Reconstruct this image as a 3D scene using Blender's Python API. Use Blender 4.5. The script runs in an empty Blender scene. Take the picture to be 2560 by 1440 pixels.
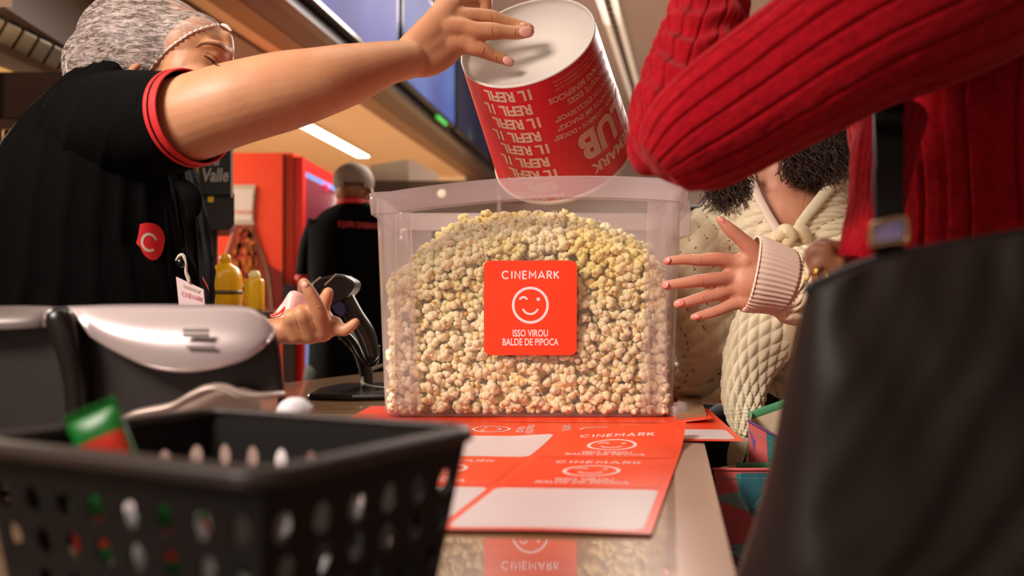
import bpy, bmesh, math, random
import numpy as np
from mathutils import Vector, Matrix, noise
from mathutils.bvhtree import BVHTree
random.seed(7); np.random.seed(7)
scene = bpy.context.scene
COL = scene.collection
PI = math.pi

# ------------------------------------------------------------ camera, world, lights, exposure
F = 2100.0                       # focal length in pixels of the 2560 px frame
CZ = 1.262; PITCH = math.atan(20/F)
cam_d = bpy.data.cameras.new('camera'); cam = bpy.data.objects.new('camera', cam_d); COL.objects.link(cam)
cam_d.sensor_width = 36; cam_d.lens = 36*F/2560
cam.location = (0, 0, CZ); cam.rotation_euler = (PI/2+PITCH, 0, 0)
cam_d.clip_start = 0.02
cam_d.dof.use_dof = True; cam_d.dof.focus_distance = 1.42; cam_d.dof.aperture_fstop = 2.8
scene.camera = cam
scene.view_settings.view_transform = 'Standard'; scene.view_settings.look = 'None'
scene.view_settings.gamma = 1; scene.view_settings.use_curve_mapping = False
scene.view_settings.exposure = 0.0
world = bpy.data.worlds.new('world'); scene.world = world; world.use_nodes = True
world.node_tree.nodes['Background'].inputs[0].default_value = (1.0, .80, .66, 1)
world.node_tree.nodes['Background'].inputs[1].default_value = .30

def area(name, loc, target, sx, sy, power, col):
    l = bpy.data.lights.new(name, 'AREA'); l.shape = 'RECTANGLE'; l.size = sx; l.size_y = sy
    l.energy = power; l.color = col
    o = bpy.data.objects.new(name, l); COL.objects.link(o); o.location = loc
    d = Vector(target)-Vector(loc); o.rotation_euler = d.to_track_quat('-Z', 'Y').to_euler()
    return o
area('counter_light', (-.75, 1.1, 2.5), (-.7, 1.15, 1), .6, 1.6, 4.5, (1, .90, .72))
area('front_fill', (-1.4, -.15, 2.5), (.06, 1.45, 1.15), .8, .6, 8.8, (1, .88, .78)).data.spread = math.radians(52)  # added unseen light, spread narrowed to brighten the bin and miss the red torso
area('kitchen_light', (-3.7, 4.3, 2.45), (-1.4, 6.2, 1.0), 1.6, .8, 520, (1, .90, .74))
area('lobby_light', (1.4, 6.0, 3.5), (1.2, 6.0, 0), 2.0, 4.0, 620, (1, .87, .80))
area('service_light', (.12, 1.55, 2.9), (.12, 1.6, 1.2), .7, .7, 5, (1, .88, .76))

# ------------------------------------------------------------ helpers
def P(x, y, Y):
    u = (x-1280)/F; v = (720-y)/F
    c, s = math.cos(PITCH), math.sin(PITCH)
    dy = c - v*s; dz = s + v*c
    return Vector((u/dy*Y, Y, CZ + dz/dy*Y))
def G(x, y, z):                       # the point of the level plane at height z seen at this pixel
    p = P(x, y, 1.0); k = (z-CZ)/(p.z-CZ)
    return Vector((p.x*k, k, z))
def proj(p):
    c, s = math.cos(PITCH), math.sin(PITCH)
    dz = p[2]-CZ; d = p[1]*c + dz*s; w = -p[1]*s + dz*c
    return 1280+F*p[0]/d, 720-F*w/d
def S(px, Y): return px*Y/F
def lin(c):
    return tuple((v/255/12.92 if v <= 10 else ((v/255+.055)/1.055)**2.4) for v in c)

MATS = {}
def mat(name, rgb, rough=.55, metal=0, spec=.5, noise_amt=0, noise_scale=8, bump=0, bump_scale=60, emit=None, estr=0, coat=0, sss=0, sheen=0, rgb2=None):
    if name in MATS: return MATS[name]
    m = bpy.data.materials.new(name); m.use_nodes = True; MATS[name] = m
    nt = m.node_tree; b = nt.nodes['Principled BSDF']
    c = lin(rgb)
    b.inputs['Base Color'].default_value = (*c, 1)
    b.inputs['Roughness'].default_value = rough; b.inputs['Metallic'].default_value = metal
    b.inputs['Specular IOR Level'].default_value = spec
    b.inputs['Coat Weight'].default_value = coat; b.inputs['Coat Roughness'].default_value = .06
    if sheen: b.inputs['Sheen Weight'].default_value = sheen
    if sss:
        b.inputs['Subsurface Weight'].default_value = sss; b.inputs['Subsurface Scale'].default_value = .01
        b.inputs['Subsurface Radius'].default_value = (1, .35, .2)
    tc = nt.nodes.new('ShaderNodeTexCoord')
    if noise_amt or rgb2:
        n = nt.nodes.new('ShaderNodeTexNoise'); n.inputs['Scale'].default_value = noise_scale; n.inputs['Detail'].default_value = 4
        nt.links.new(tc.outputs['Object'], n.inputs['Vector'])
        r = nt.nodes.new('ShaderNodeMapRange'); r.inputs[1].default_value = .30; r.inputs[2].default_value = .65
        nt.links.new(n.outputs['Fac'], r.inputs[0])
        mx = nt.nodes.new('ShaderNodeMix'); mx.data_type = 'RGBA'
        c2 = lin(rgb2) if rgb2 else tuple(v*(1-noise_amt) for v in c)
        mx.inputs[6].default_value = (*c, 1); mx.inputs[7].default_value = (*c2, 1)
        nt.links.new(r.outputs[0], mx.inputs[0]); nt.links.new(mx.outputs[2], b.inputs['Base Color'])
    if bump:
        n2 = nt.nodes.new('ShaderNodeTexNoise'); n2.inputs['Scale'].default_value = bump_scale; n2.inputs['Detail'].default_value = 3
        nt.links.new(tc.outputs['Object'], n2.inputs['Vector'])
        bp = nt.nodes.new('ShaderNodeBump'); bp.inputs['Strength'].default_value = bump; bp.inputs['Distance'].default_value = .002
        nt.links.new(n2.outputs['Fac'], bp.inputs['Height']); nt.links.new(bp.outputs[0], b.inputs['Normal'])
    if emit:
        b.inputs['Emission Color'].default_value = (*lin(emit), 1); b.inputs['Emission Strength'].default_value = estr
    return m
def plastic_clear(name, haze, tint=(236, 226, 226), gloss=.35):
    m = bpy.data.materials.new(name); m.use_nodes = True; nt = m.node_tree; nt.nodes.clear()
    out = nt.nodes.new('ShaderNodeOutputMaterial')
    tr = nt.nodes.new('ShaderNodeBsdfTransparent'); tr.inputs[0].default_value = (1, .985, .97, 1)
    tl = nt.nodes.new('ShaderNodeBsdfTranslucent'); tl.inputs[0].default_value = (*lin(tint), 1)
    df = nt.nodes.new('ShaderNodeBsdfDiffuse'); df.inputs[0].default_value = (*lin(tint), 1)
    gl = nt.nodes.new('ShaderNodeBsdfGlossy'); gl.inputs['Roughness'].default_value = .12
    m1 = nt.nodes.new('ShaderNodeMixShader'); m1.inputs[0].default_value = .5
    nt.links.new(tl.outputs[0], m1.inputs[1]); nt.links.new(df.outputs[0], m1.inputs[2])
    m2 = nt.nodes.new('ShaderNodeMixShader'); m2.inputs[0].default_value = haze
    nt.links.new(tr.outputs[0], m2.inputs[1]); nt.links.new(m1.outputs[0], m2.inputs[2])
    fr = nt.nodes.new('ShaderNodeFresnel'); fr.inputs[0].default_value = 1.4
    mm = nt.nodes.new('ShaderNodeMath'); mm.operation = 'MULTIPLY'; mm.inputs[1].default_value = gloss
    nt.links.new(fr.outputs[0], mm.inputs[0])
    m3 = nt.nodes.new('ShaderNodeMixShader'); nt.links.new(mm.outputs[0], m3.inputs[0])
    nt.links.new(m2.outputs[0], m3.inputs[1]); nt.links.new(gl.outputs[0], m3.inputs[2])
    nt.links.new(m3.outputs[0], out.inputs[0])
    return m

def empty(name, loc=(0, 0, 0)):
    o = bpy.data.objects.new(name, None); COL.objects.link(o); o.location = loc; o.empty_display_size = .05
    return o
def tag(o, label=None, cat=None, group=None, kind=None):
    if label: o['label'] = label
    if cat: o['category'] = cat
    if group: o['group'] = group
    if kind: o['kind'] = kind
    return o
def thing(name, label, cat, loc=(0, 0, 0), group=None):
    return tag(empty(name, loc), label, cat, group)
def par(o, parent):
    if parent is not None:
        bpy.context.view_layer.update() if False else None
        o.parent = parent
        # parts are modelled in world space: shift by the chain of parent locations
        off = Vector((0, 0, 0)); q = parent
        while q is not None: off += q.location; q = q.parent
        o.location = o.location-off
    return o
def link(name, me, mats, parent=None, smooth=True):
    for m in (mats if isinstance(mats, (list, tuple)) else [mats]): me.materials.append(m)
    if smooth: me.polygons.foreach_set('use_smooth', [True]*len(me.polygons))
    o = bpy.data.objects.new(name, me); COL.objects.link(o)
    # put the origin at the middle of the bottom of the mesh
    n = len(me.vertices); co = np.empty(n*3); me.vertices.foreach_get('co', co); co = co.reshape(-1, 3)
    c = (co.min(0)+co.max(0))/2; c[2] = co[:, 2].min()
    me.vertices.foreach_set('co', (co-c).ravel()); me.update()
    o.location = Vector(c)
    return par(o, parent)
def mesh_py(vs, fs):
    me = bpy.data.meshes.new('m'); me.from_pydata([tuple(v) for v in vs], [], fs); me.update(); return me
def bm_mesh(bm):
    me = bpy.data.meshes.new('m'); bm.to_mesh(me); bm.free(); return me

class MB:
    """collects shapes of one part"""
    def __init__(s): s.v = []; s.f = []; s.m = []
    def add(s, vs, fs, mi=0):
        k = len(s.v); s.v += [Vector(v) for v in vs]; s.f += [tuple(i+k for i in f) for f in fs]; s.m += [mi]*len(fs); return s
    def box(s, a, b, mi=0, bev=0, xf=None):
        a = Vector(a); b = Vector(b)
        bm = bmesh.new(); bmesh.ops.create_cube(bm, size=1)
        for v in bm.verts: v.co = Vector(((a.x+b.x)/2+v.co.x*(b.x-a.x), (a.y+b.y)/2+v.co.y*(b.y-a.y), (a.z+b.z)/2+v.co.z*(b.z-a.z)))
        if bev: bmesh.ops.bevel(bm, geom=bm.edges[:], offset=bev, segments=3, affect='EDGES', profile=.5)
        return s.bm(bm, mi, xf)
    def bm(s, bm, mi=0, xf=None):
        bm.verts.index_update()
        vs = [(xf @ v.co if xf else v.co.copy()) for v in bm.verts]
        fs = [tuple(v.index for v in f.verts) for f in bm.faces]; bm.free()
        return s.add(vs, fs, mi)
    def quadprism(s, pts, thick, mi=0):       # planar polygon pushed along a vector
        n = len(pts); pts = [Vector(p) for p in pts]; t = Vector(thick)
        vs = pts+[p+t for p in pts]
        fs = [tuple(range(n)), tuple(range(2*n-1, n-1, -1))]+[(i, i+n, (i+1) % n+n, (i+1) % n) for i in range(n)]
        return s.add(vs, fs, mi)
    def sphere(s, c, r, mi=0, seg=24, rot=None):
        r = (r, r, r) if not hasattr(r, '__len__') else r
        bm = bmesh.new(); bmesh.ops.create_uvsphere(bm, u_segments=seg, v_segments=seg//2+2, radius=1)
        for v in bm.verts:
            w = Vector((v.co.x*r[0], v.co.y*r[1], v.co.z*r[2]))
            if rot: w = rot @ w
            v.co = Vector(c)+w
        return s.bm(bm, mi)
    def tube(s, pts, radii, n=14, mi=0, steps=6, flat=1.0, ref=(0, 1, 0), caps=True):
        """smooth tapered tube through points with round ends"""
        if not hasattr(radii, '__len__'): radii = [radii]*len(pts)
        c = cat([(*p, r) for p, r in zip(pts, radii)], steps)
        vs, fs = sweep(c, n, flat, ref, caps); return s.add(vs, fs, mi)
    def build(s, name, mats, parent=None, smooth=True):
        me = mesh_py(s.v, s.f); me.polygons.foreach_set('material_index', s.m)
        bm = bmesh.new(); bm.from_mesh(me); bmesh.ops.recalc_face_normals(bm, faces=bm.faces[:]); bm.to_mesh(me); bm.free()
        o = link(name, me, mats, parent, smooth)
        if smooth == 'auto':
            m = o.modifiers.new('e', 'EDGE_SPLIT'); m.split_angle = math.radians(35)
        return o
def cat(pts, steps):
    """Catmull-Rom through tuples of any length"""
    a = np.array(pts, float); n = len(a)
    if n < 3: 
        t = np.linspace(0, 1, steps+1)[:, None]; return a[0]*(1-t)+a[-1]*t
    ext = np.vstack([2*a[0]-a[1], a, 2*a[-1]-a[-2]]); out = []
    for i in range(n-1):
        p0, p1, p2, p3 = ext[i:i+4]
        for k in range(steps):
            t = k/steps
            out.append(.5*((2*p1)+(-p0+p2)*t+(2*p0-5*p1+4*p2-p3)*t*t+(-p0+3*p1-3*p2+p3)*t**3))
    out.append(a[-1]); return np.array(out)
def sweep(c, n, flat, ref, caps):
    ref = Vector(ref); vs = []; fs = []; N = len(c)
    P3 = [Vector(q[:3]) for q in c]; R = [max(q[3], 1e-5) for q in c]
    T = [(P3[min(i+1, N-1)]-P3[max(i-1, 0)]).normalized() for i in range(N)]
    st = []
    if caps:
        for a in (80, 60, 40, 20): st.append((P3[0]-T[0]*R[0]*math.sin(math.radians(a)), R[0]*math.cos(math.radians(a)), T[0]))
    for i in range(N): st.append((P3[i], R[i], T[i]))
    if caps:
        for a in (20, 40, 60, 80): st.append((P3[-1]+T[-1]*R[-1]*math.sin(math.radians(a)), R[-1]*math.cos(math.radians(a)), T[-1]))
    aprev = None
    for p, r, t in st:
        if aprev is None:
            a = ref.cross(t)
            if a.length < .1: a = Vector((1, 0, 0)).cross(t)
        else: a = aprev-t*aprev.dot(t)
        a.normalize(); aprev = a; b = t.cross(a)
        for k in range(n):
            th = 2*PI*k/n; vs.append(p+a*(r*math.cos(th))+b*(r*flat*math.sin(th)))
    for i in range(len(st)-1):
        for k in range(n): fs.append((i*n+k, i*n+(k+1) % n, (i+1)*n+(k+1) % n, (i+1)*n+k))
    fs.append(tuple(range(n-1, -1, -1))); m = (len(st)-1)*n; fs.append(tuple(range(m, m+n)))
    return vs, fs
LOFT = {}
def loft(ctrl, nu, steps, disp=None, ref=(0, 1, 0), power=1.0, caps=True):
    """ctrl: (x,y,z, ra, rb) stations; disp(angle_fraction, metres along, radius)->offset. Frame: b along ref, a across."""
    c = cat(ctrl, steps); N = len(c); ref = Vector(ref).normalized()
    Pn = c[:, :3]; T = np.gradient(Pn, axis=0); T /= np.linalg.norm(T, axis=1)[:, None]
    s = np.concatenate([[0], np.cumsum(np.linalg.norm(np.diff(Pn, axis=0), axis=1))])
    A = np.cross(np.array(ref)[None], T); A /= np.linalg.norm(A, axis=1)[:, None]; B = np.cross(T, A)
    th = np.arange(nu)/nu*2*PI; ct, sn = np.cos(th), np.sin(th)
    if power != 1: ct = np.sign(ct)*abs(ct)**power; sn = np.sign(sn)*abs(sn)**power
    ra = np.maximum(c[:, 3], 1e-4)[:, None]; rb = np.maximum(c[:, 4], 1e-4)[:, None]
    D = np.zeros((N, nu))
    if disp is not None:
        D = np.array([[disp(k/nu, s[i], (c[i, 3]+c[i, 4])/2) for k in range(nu)] for i in range(N)])
    LOFT.update(s=s, r=(c[:, 3]+c[:, 4])/2, nu=nu, nf=(N-1)*nu)
    V = Pn[:, None]+A[:, None]*(ra*ct+D*ct)[..., None]+B[:, None]*(rb*sn+D*sn)[..., None]
    vs = V.reshape(-1, 3); fs = []
    for i in range(N-1):
        for k in range(nu): fs.append((i*nu+k, i*nu+(k+1) % nu, (i+1)*nu+(k+1) % nu, (i+1)*nu+k))
    if caps: fs.append(tuple(range(nu-1, -1, -1))); m = (N-1)*nu; fs.append(tuple(range(m, m+nu)))
    return [Vector(v) for v in vs], fs
def pxc(*rows):
    """stations given as (px, py, Y, half width px, half depth m)"""
    return [(*P(x, y, Y), S(w, Y), d) for x, y, Y, w, d in rows]
def pxt(*rows):
    """tube points (px,py,Y,r px)"""
    return [P(x, y, Y) for x, y, Y, r in rows], [S(r, Y) for x, y, Y, r in rows]
def blob(mb, name, mats, parent, voxel=.003, smooth=6, fac=.5):
    """fuse the collected shapes into one continuous surface"""
    me = mesh_py(mb.v, mb.f); o = bpy.data.objects.new('tmp', me); COL.objects.link(o)
    bm = bmesh.new(); bm.from_mesh(me); bmesh.ops.recalc_face_normals(bm, faces=bm.faces[:]); bm.to_mesh(me); bm.free()
    r = o.modifiers.new('r', 'REMESH'); r.mode = 'VOXEL'; r.voxel_size = voxel
    s = o.modifiers.new('s', 'SMOOTH'); s.iterations = smooth; s.factor = fac
    dg = bpy.context.evaluated_depsgraph_get(); dg.update()
    me2 = bpy.data.meshes.new_from_object(o.evaluated_get(dg)); bpy.data.objects.remove(o)
    me2.materials.clear()
    return link(name, me2, mats, parent)
def world_off(o):
    off = Vector((0, 0, 0)); q = o
    while q is not None: off += q.location; q = q.parent
    return off
def bvh_of(*objs):
    vs = []; fs = []
    for o in objs:
        off = world_off(o); k = len(vs)
        vs += [v.co+off for v in o.data.vertices]; fs += [tuple(i+k for i in p.vertices) for p in o.data.polygons]
    return BVHTree.FromPolygons(vs, fs)
def hit(bvh, x, y, lift=0):
    o = Vector((0, 0, CZ)); d = (P(x, y, 1)-o).normalized()
    loc, nor, i, dist = bvh.ray_cast(o, d)
    if loc is None: return None
    if nor.dot(d) > 0: nor = -nor
    return loc+nor*lift
def text2d(body, size=1, align='CENTER', xs=1.0, bold=0.0):
    cu = bpy.data.curves.new('t', 'FONT'); cu.body = body; cu.size = size; cu.align_x = align; cu.align_y = 'CENTER'
    cu.offset = bold; cu.resolution_u = 3
    o = bpy.data.objects.new('t', cu); COL.objects.link(o)
    dg = bpy.context.evaluated_depsgraph_get(); dg.update()
    me = bpy.data.meshes.new_from_object(o.evaluated_get(dg)); bpy.data.objects.remove(o)
    vs = [(v.co.x*xs, v.co.y) for v in me.vertices]; fs = [tuple(p.vertices) for p in me.polygons]
    bpy.data.meshes.remove(me); return vs, fs
class Flat:
    """2-D artwork, later laid on a surface by a mapping (u, v, lift) -> point"""
    def __init__(s): s.items = []
    def add(s, vs, fs, mi, layer=0): s.items.append((vs, fs, mi, layer)); return s
    def rrect(s, cx, cy, w, h, r, mi, layer=0, rot=0):
        pts = []
        for sx, sy, a0 in ((1, 1, 0), (-1, 1, 90), (-1, -1, 180), (1, -1, 270)):
            for k in range(6):
                a = math.radians(a0+k*18); pts.append((sx*(w/2-r)+r*math.cos(a), sy*(h/2-r)+r*math.sin(a)))
        c, q = math.cos(rot), math.sin(rot)
        pts = [(cx+x*c-y*q, cy+x*q+y*c) for x, y in pts]
        return s.add(pts, [tuple(range(len(pts)))], mi, layer)
    def arc(s, cx, cy, r, wd, a0, a1, mi, layer=1, n=40, sx=1):
        vs = []; 
        for k in range(n+1):
            a = math.radians(a0+(a1-a0)*k/n)
            vs += [(cx+(r-wd/2)*math.cos(a)*sx, cy+(r-wd/2)*math.sin(a)), (cx+(r+wd/2)*math.cos(a)*sx, cy+(r+wd/2)*math.sin(a))]
        return s.add(vs, [(2*k, 2*k+1, 2*k+3, 2*k+2) for k in range(n)], mi, layer)
    def disc(s, cx, cy, r, mi, layer=1):
        return s.add([(cx+r*math.cos(k*PI/10), cy+r*math.sin(k*PI/10)) for k in range(20)], [tuple(range(20))], mi, layer)
    def text(s, body, cx, cy, size, mi, layer=1, xs=1, bold=0, rot=0, align='CENTER'):
        vs, fs = text2d(body, size, align, xs, bold); c, q = math.cos(rot), math.sin(rot)
        return s.add([(cx+x*c-y*q, cy+x*q+y*c) for x, y in vs], fs, mi, layer)
    def strokes(s, word, cx, cy, h, w, mi, layer=1, gap=.34, xs=1.0):
        """plain geometric capitals drawn with one stroke width"""
        L = {'C': (.95, [[(.5+.48*math.cos(math.radians(a))*.98, .5+.5*math.sin(math.radians(a))) for a in range(42, 319, 12)]]), 'I': (.12, [[(.06, 0), (.06, 1)]]),
             'N': (.74, [[(.04, 0), (.04, 1), (.70, 0), (.70, 1)]]), 'E': (.56, [[(.56, 0), (.04, 0), (.04, 1), (.56, 1)], [(.04, .52), (.52, .52)]]),
             'M': (.92, [[(.04, 0), (.04, 1), (.46, .36), (.88, 1), (.88, 0)]]), 'A': (.86, [[(.0, 0), (.43, 1), (.86, 0)], [(.16, .3), (.70, .3)]]),
             'R': (.62, [[(.04, 0), (.04, 1), (.34, 1), (.52, .94), (.60, .76), (.52, .58), (.34, .50), (.04, .50)], [(.30, .50), (.62, 0)]]),
             'K': (.64, [[(.04, 0), (.04, 1)], [(.62, 1), (.08, .46)], [(.24, .60), (.66, 0)]])}
        tot = sum(L[c][0] for c in word)+gap*(len(word)-1); x = -tot/2
        for c in word:
            for pl in L[c][1]:
                p = [Vector((cx+(x+a)*h*xs, cy+(b-.5)*h)) for a, b in pl]; n = len(p); vs = []
                for i in range(n):
                    d1 = (p[i]-p[i-1]).normalized() if i else (p[1]-p[0]).normalized(); d2 = (p[i+1]-p[i]).normalized() if i < n-1 else d1
                    b = d1+d2; b = b.normalized() if b.length > .01 else d1
                    nn = Vector((-b.y, b.x)); k = min(1.8, 1/max(.4, b.dot(d1)))*w/2
                    q = p[i]+(d2*w*0 if i else -d1*w*0); vs += [tuple(q+nn*k), tuple(q-nn*k)]
                s.add(vs, [(2*i, 2*i+1, 2*i+3, 2*i+2) for i in range(n-1)], mi, layer)
            x += L[c][0]+gap
        return s
    def sticker(s, cx, cy, w, red, white, layer=1, rot=0, base=True):
        """the orange winking-face sticker, w wide"""
        t = Flat()
        if base: t.rrect(0, 0, 1, 1.02, .07, red, layer)
        t.strokes('CINEMARK', 0, .355, .078, .0155, white, layer+1)
        t.arc(0, .03, .185, .028, 0, 360, white, layer+1, 64)
        t.arc(-.075, .075, .042, .022, 20, 160, white, layer+1, 12)
        t.disc(.085, .095, .019, white, layer+1)
        t.arc(0, .02, .085, .022, 200, 340, white, layer+1, 20)
        t.text('ISSO VIROU', 0, -.275, .105, white, layer+1, .70, .002)
        t.text('BALDE DE PIPOCA', 0, -.37, .105, white, layer+1, .70, .002)
        c, q = math.cos(rot), math.sin(rot)
        for vs, fs, mi, l in t.items:
            s.add([(cx+w*(x*c-y*q), cy+w*(x*q+y*c)) for x, y in vs], fs, mi, l)
        return s
    def build(s, name, fn, mats, parent=None, maxlen=.02, step=.0003):
        V = []; Fc = []; M = []
        for vs, fs, mi, layer in s.items:
            bm = bmesh.new(); bv = [bm.verts.new((x, y, 0)) for x, y in vs]
            for f in fs:
                try: bm.faces.new([bv[i] for i in f])
                except ValueError: pass
            bmesh.ops.triangulate(bm, faces=bm.faces[:])
            for _ in range(7):
                es = [e for e in bm.edges if e.calc_length() > maxlen]
                if not es: break
                bmesh.ops.subdivide_edges(bm, edges=es, cuts=1); bmesh.ops.triangulate(bm, faces=bm.faces[:])
            bm.verts.index_update(); k = len(V); ok = True
            pts = [fn(v.co.x, v.co.y, step*(layer+1)) for v in bm.verts]
            for f in bm.faces:
                ix = [v.index for v in f.verts]
                if any(pts[i] is None for i in ix): continue
                Fc.append(tuple(i+k for i in ix)); M.append(mi)
            V += [p if p is not None else Vector((0, 0, 0)) for p in pts]; bm.free()
        used = sorted({i for f in Fc for i in f}); mp = {i: j for j, i in enumerate(used)}
        me = mesh_py([V[i] for i in used], [tuple(mp[i] for i in f) for f in Fc]); me.polygons.foreach_set('material_index', M)
        return link(name, me, mats, parent, smooth=False)

# ------------------------------------------------------------ materials
M_orange = mat('orange_print', (240, 62, 28), .38)
M_white = mat('paper_white', (236, 226, 226), .5)
M_beige = mat('ceiling_beige', (192, 160, 120), .8, noise_amt=.06, noise_scale=1)
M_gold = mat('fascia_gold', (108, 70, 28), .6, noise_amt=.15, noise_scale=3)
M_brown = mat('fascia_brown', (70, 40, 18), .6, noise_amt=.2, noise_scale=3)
M_black = mat('black_plastic', (18, 15, 14), .42, bump=.05)
M_blackg = mat('black_gloss', (14, 13, 13), .22)
M_basket = mat('basket_plastic', (16, 12, 11), .55, spec=.3)
M_skin = mat('skin_light', (198, 144, 106), .5, sss=.25, rgb2=(186, 126, 90), noise_scale=14, bump=.12, bump_scale=240)
M_skin2 = mat('skin_rosy', (208, 150, 122), .5, sss=.25, rgb2=(196, 130, 104), noise_scale=16, bump=.12, bump_scale=240)
M_skin3 = mat('skin_brown', (150, 96, 62), .5, sss=.2, rgb2=(138, 84, 56), noise_scale=14)
M_nail = mat('nail', (232, 168, 156), .25, coat=.4)
M_shirt = mat('black_cotton', (7, 6, 6), .9, spec=.08, noise_amt=.3, noise_scale=6, bump=.15, bump_scale=300)
M_redtrim = mat('red_knit_trim', (205, 30, 32), .7, bump=.2, bump_scale=400)
M_sweater = mat('red_wool', (172, 12, 28), .95, spec=.1, noise_amt=.3, noise_scale=120, bump=.6, bump_scale=420, sheen=.06)
M_cream = mat('cream_knit', (228, 214, 182), .85, noise_amt=.06, noise_scale=60, bump=.35, bump_scale=420, sheen=.2)
M_hair = mat('dark_hair', (42, 26, 20), .45, rgb2=(58, 36, 26), noise_scale=40)
M_steel = mat('brushed_steel', (190, 180, 172), .32, metal=.9)
M_silver = mat('silver_plastic', (196, 180, 178), .3, metal=.35)
M_dark = mat('dark_cabinet', (44, 34, 30), .55)
M_tile = mat('floor_tile', (190, 168, 146), .35, noise_amt=.15, noise_scale=4)
M_mauve = mat('lobby_paint', (164, 148, 140), .85, noise_amt=.05, noise_scale=1)
M_bagbl = mat('black_leather', (40, 27, 25), .55, spec=.35, noise_amt=.15, noise_scale=9, bump=.1, bump_scale=140)
M_redf = mat('cooler_red', (236, 66, 30), .4)
M_gold2 = mat('gold_metal', (220, 170, 90), .25, metal=1)
# ------------------------------------------------------------ the room
TOP = 1.05                        # height of the counter top
bd = Vector((320/F, 1, 0))        # running direction of the bulkhead
def struct(o): o['kind'] = 'structure'; return o
def plane(name, pts, m, th=(0, 0, -.05)):
    return struct(MB().quadprism(pts, th).build(name, m, smooth=False))
plane('floor', [(-5, -3, 0), (6, -3, 0), (6, 13, 0), (-5, 13, 0)], M_tile)
def along(px0, z, Y):              # x of the line that passes pixel (px0, 0) at height z, at distance Y
    p = G(px0, 0, z); return p.x+(Y-p.y)*bd.x
ZU = 2.6
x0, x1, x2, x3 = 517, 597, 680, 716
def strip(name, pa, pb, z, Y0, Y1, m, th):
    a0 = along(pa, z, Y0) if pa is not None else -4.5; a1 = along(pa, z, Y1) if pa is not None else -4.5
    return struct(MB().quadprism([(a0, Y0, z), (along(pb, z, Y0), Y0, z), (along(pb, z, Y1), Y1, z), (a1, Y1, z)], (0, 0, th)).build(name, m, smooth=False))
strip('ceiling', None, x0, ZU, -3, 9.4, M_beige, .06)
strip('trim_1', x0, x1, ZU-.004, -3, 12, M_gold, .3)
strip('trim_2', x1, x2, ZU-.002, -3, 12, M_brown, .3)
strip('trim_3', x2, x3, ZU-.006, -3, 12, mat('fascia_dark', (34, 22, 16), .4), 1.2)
struct(MB().quadprism([(-4.5, 9.4, 0), (along(x0, ZU, 9.4), 9.4, 0), (along(x0, ZU, 9.4), 9.4, ZU), (-4.5, 9.4, ZU)], (0, .1, 0)).build('wall_kitchen', M_beige, smooth=False))
struct(MB().box((-4.6, -3, 0), (-4.5, 12, 3.7)).build('wall_left', M_beige, smooth=False))
struct(MB().box((-2, 12.4, 0), (6, 12.5, 3.7)).build('wall_back', M_mauve, smooth=False))
struct(MB().box((5, -3, 0), (5.1, 12.4, 3.7)).build('wall_right', mat('lobby_dark', (60, 44, 44), .8), smooth=False))
struct(MB().box((-1.9, -3, 3.6), (6, 12.5, 3.66)).build('ceiling_lobby', M_mauve, smooth=False))
# lowered brown service ceiling above the cook line
ctx = MB()
ctx.quadprism([(along(450, 2.58, .2)-1.3, .2, 2.58), (along(450, 2.58, .2), .2, 2.58), (along(450, 2.58, 5.2), 5.2, 2.58), (along(450, 2.58, 5.2)-1.3, 5.2, 2.58)], (0, 0, .019))
struct(ctx.build('ceiling_lowered', mat('service_brown', (96, 70, 46), .6, noise_amt=.2, noise_scale=2), smooth=False))

# LED line in the kitchen ceiling
t = thing('ceiling_light', 'long white linear lamp in the beige kitchen ceiling above the red cooler', 'light', G(830, 345, ZU-.02))
pa, pb = G(752, 303, ZU), G(908, 388, ZU); w = Vector((.055, 0, 0))
MB().quadprism([pa-w*1.25, pa+w*1.25, pb+w*1.25, pb-w*1.25], (0, 0, -.012)).build('frame', mat('lamp_frame', (200, 180, 150), .5), t, smooth=False)
MB().quadprism([pa-w, pa+w, pb+w, pb-w], (0, 0, -.018)).build('diffuser', mat('lamp_glow', (255, 245, 220), .5, emit=(255, 244, 214), estr=9), t, smooth=False)

# menu screens on the bulkhead
def screen_mat(name, c1, c2, s, spots):
    m = mat(name, (10, 10, 14), .7, spec=.1, emit=c1, estr=s); nt = m.node_tree; b = nt.nodes['Principled BSDF']
    tc = nt.nodes.new('ShaderNodeTexCoord'); n = nt.nodes.new('ShaderNodeTexNoise'); n.inputs['Scale'].default_value = 1.3; n.inputs['Detail'].default_value = 1
    nt.links.new(tc.outputs['Object'], n.inputs['Vector'])
    r = nt.nodes.new('ShaderNodeValToRGB'); e = r.color_ramp.elements
    e[0].position = .3; e[0].color = (*lin(c1), 1); e[1].position = .62; e[1].color = (*lin(c2), 1)
    q = e.new(.74); q.color = (*lin(spots), 1)
    nt.links.new(n.outputs['Fac'], r.inputs[0]); nt.links.new(r.outputs[0], b.inputs['Emission Color'])
    return m
SM = [screen_mat('screen_blue', (64, 62, 130), (84, 84, 168), .9, (100, 100, 170)),
      screen_mat('screen_blue2', (60, 66, 140), (76, 100, 176), .9, (90, 120, 170)),
      screen_mat('screen_dim', (18, 18, 34), (34, 32, 62), .8, (90, 120, 60))]
edges = [(3.0, 5.30, 0), (5.40, 6.92, 1), (7.0, 8.6, 2), (8.7, 10.3, 2)]
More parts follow.
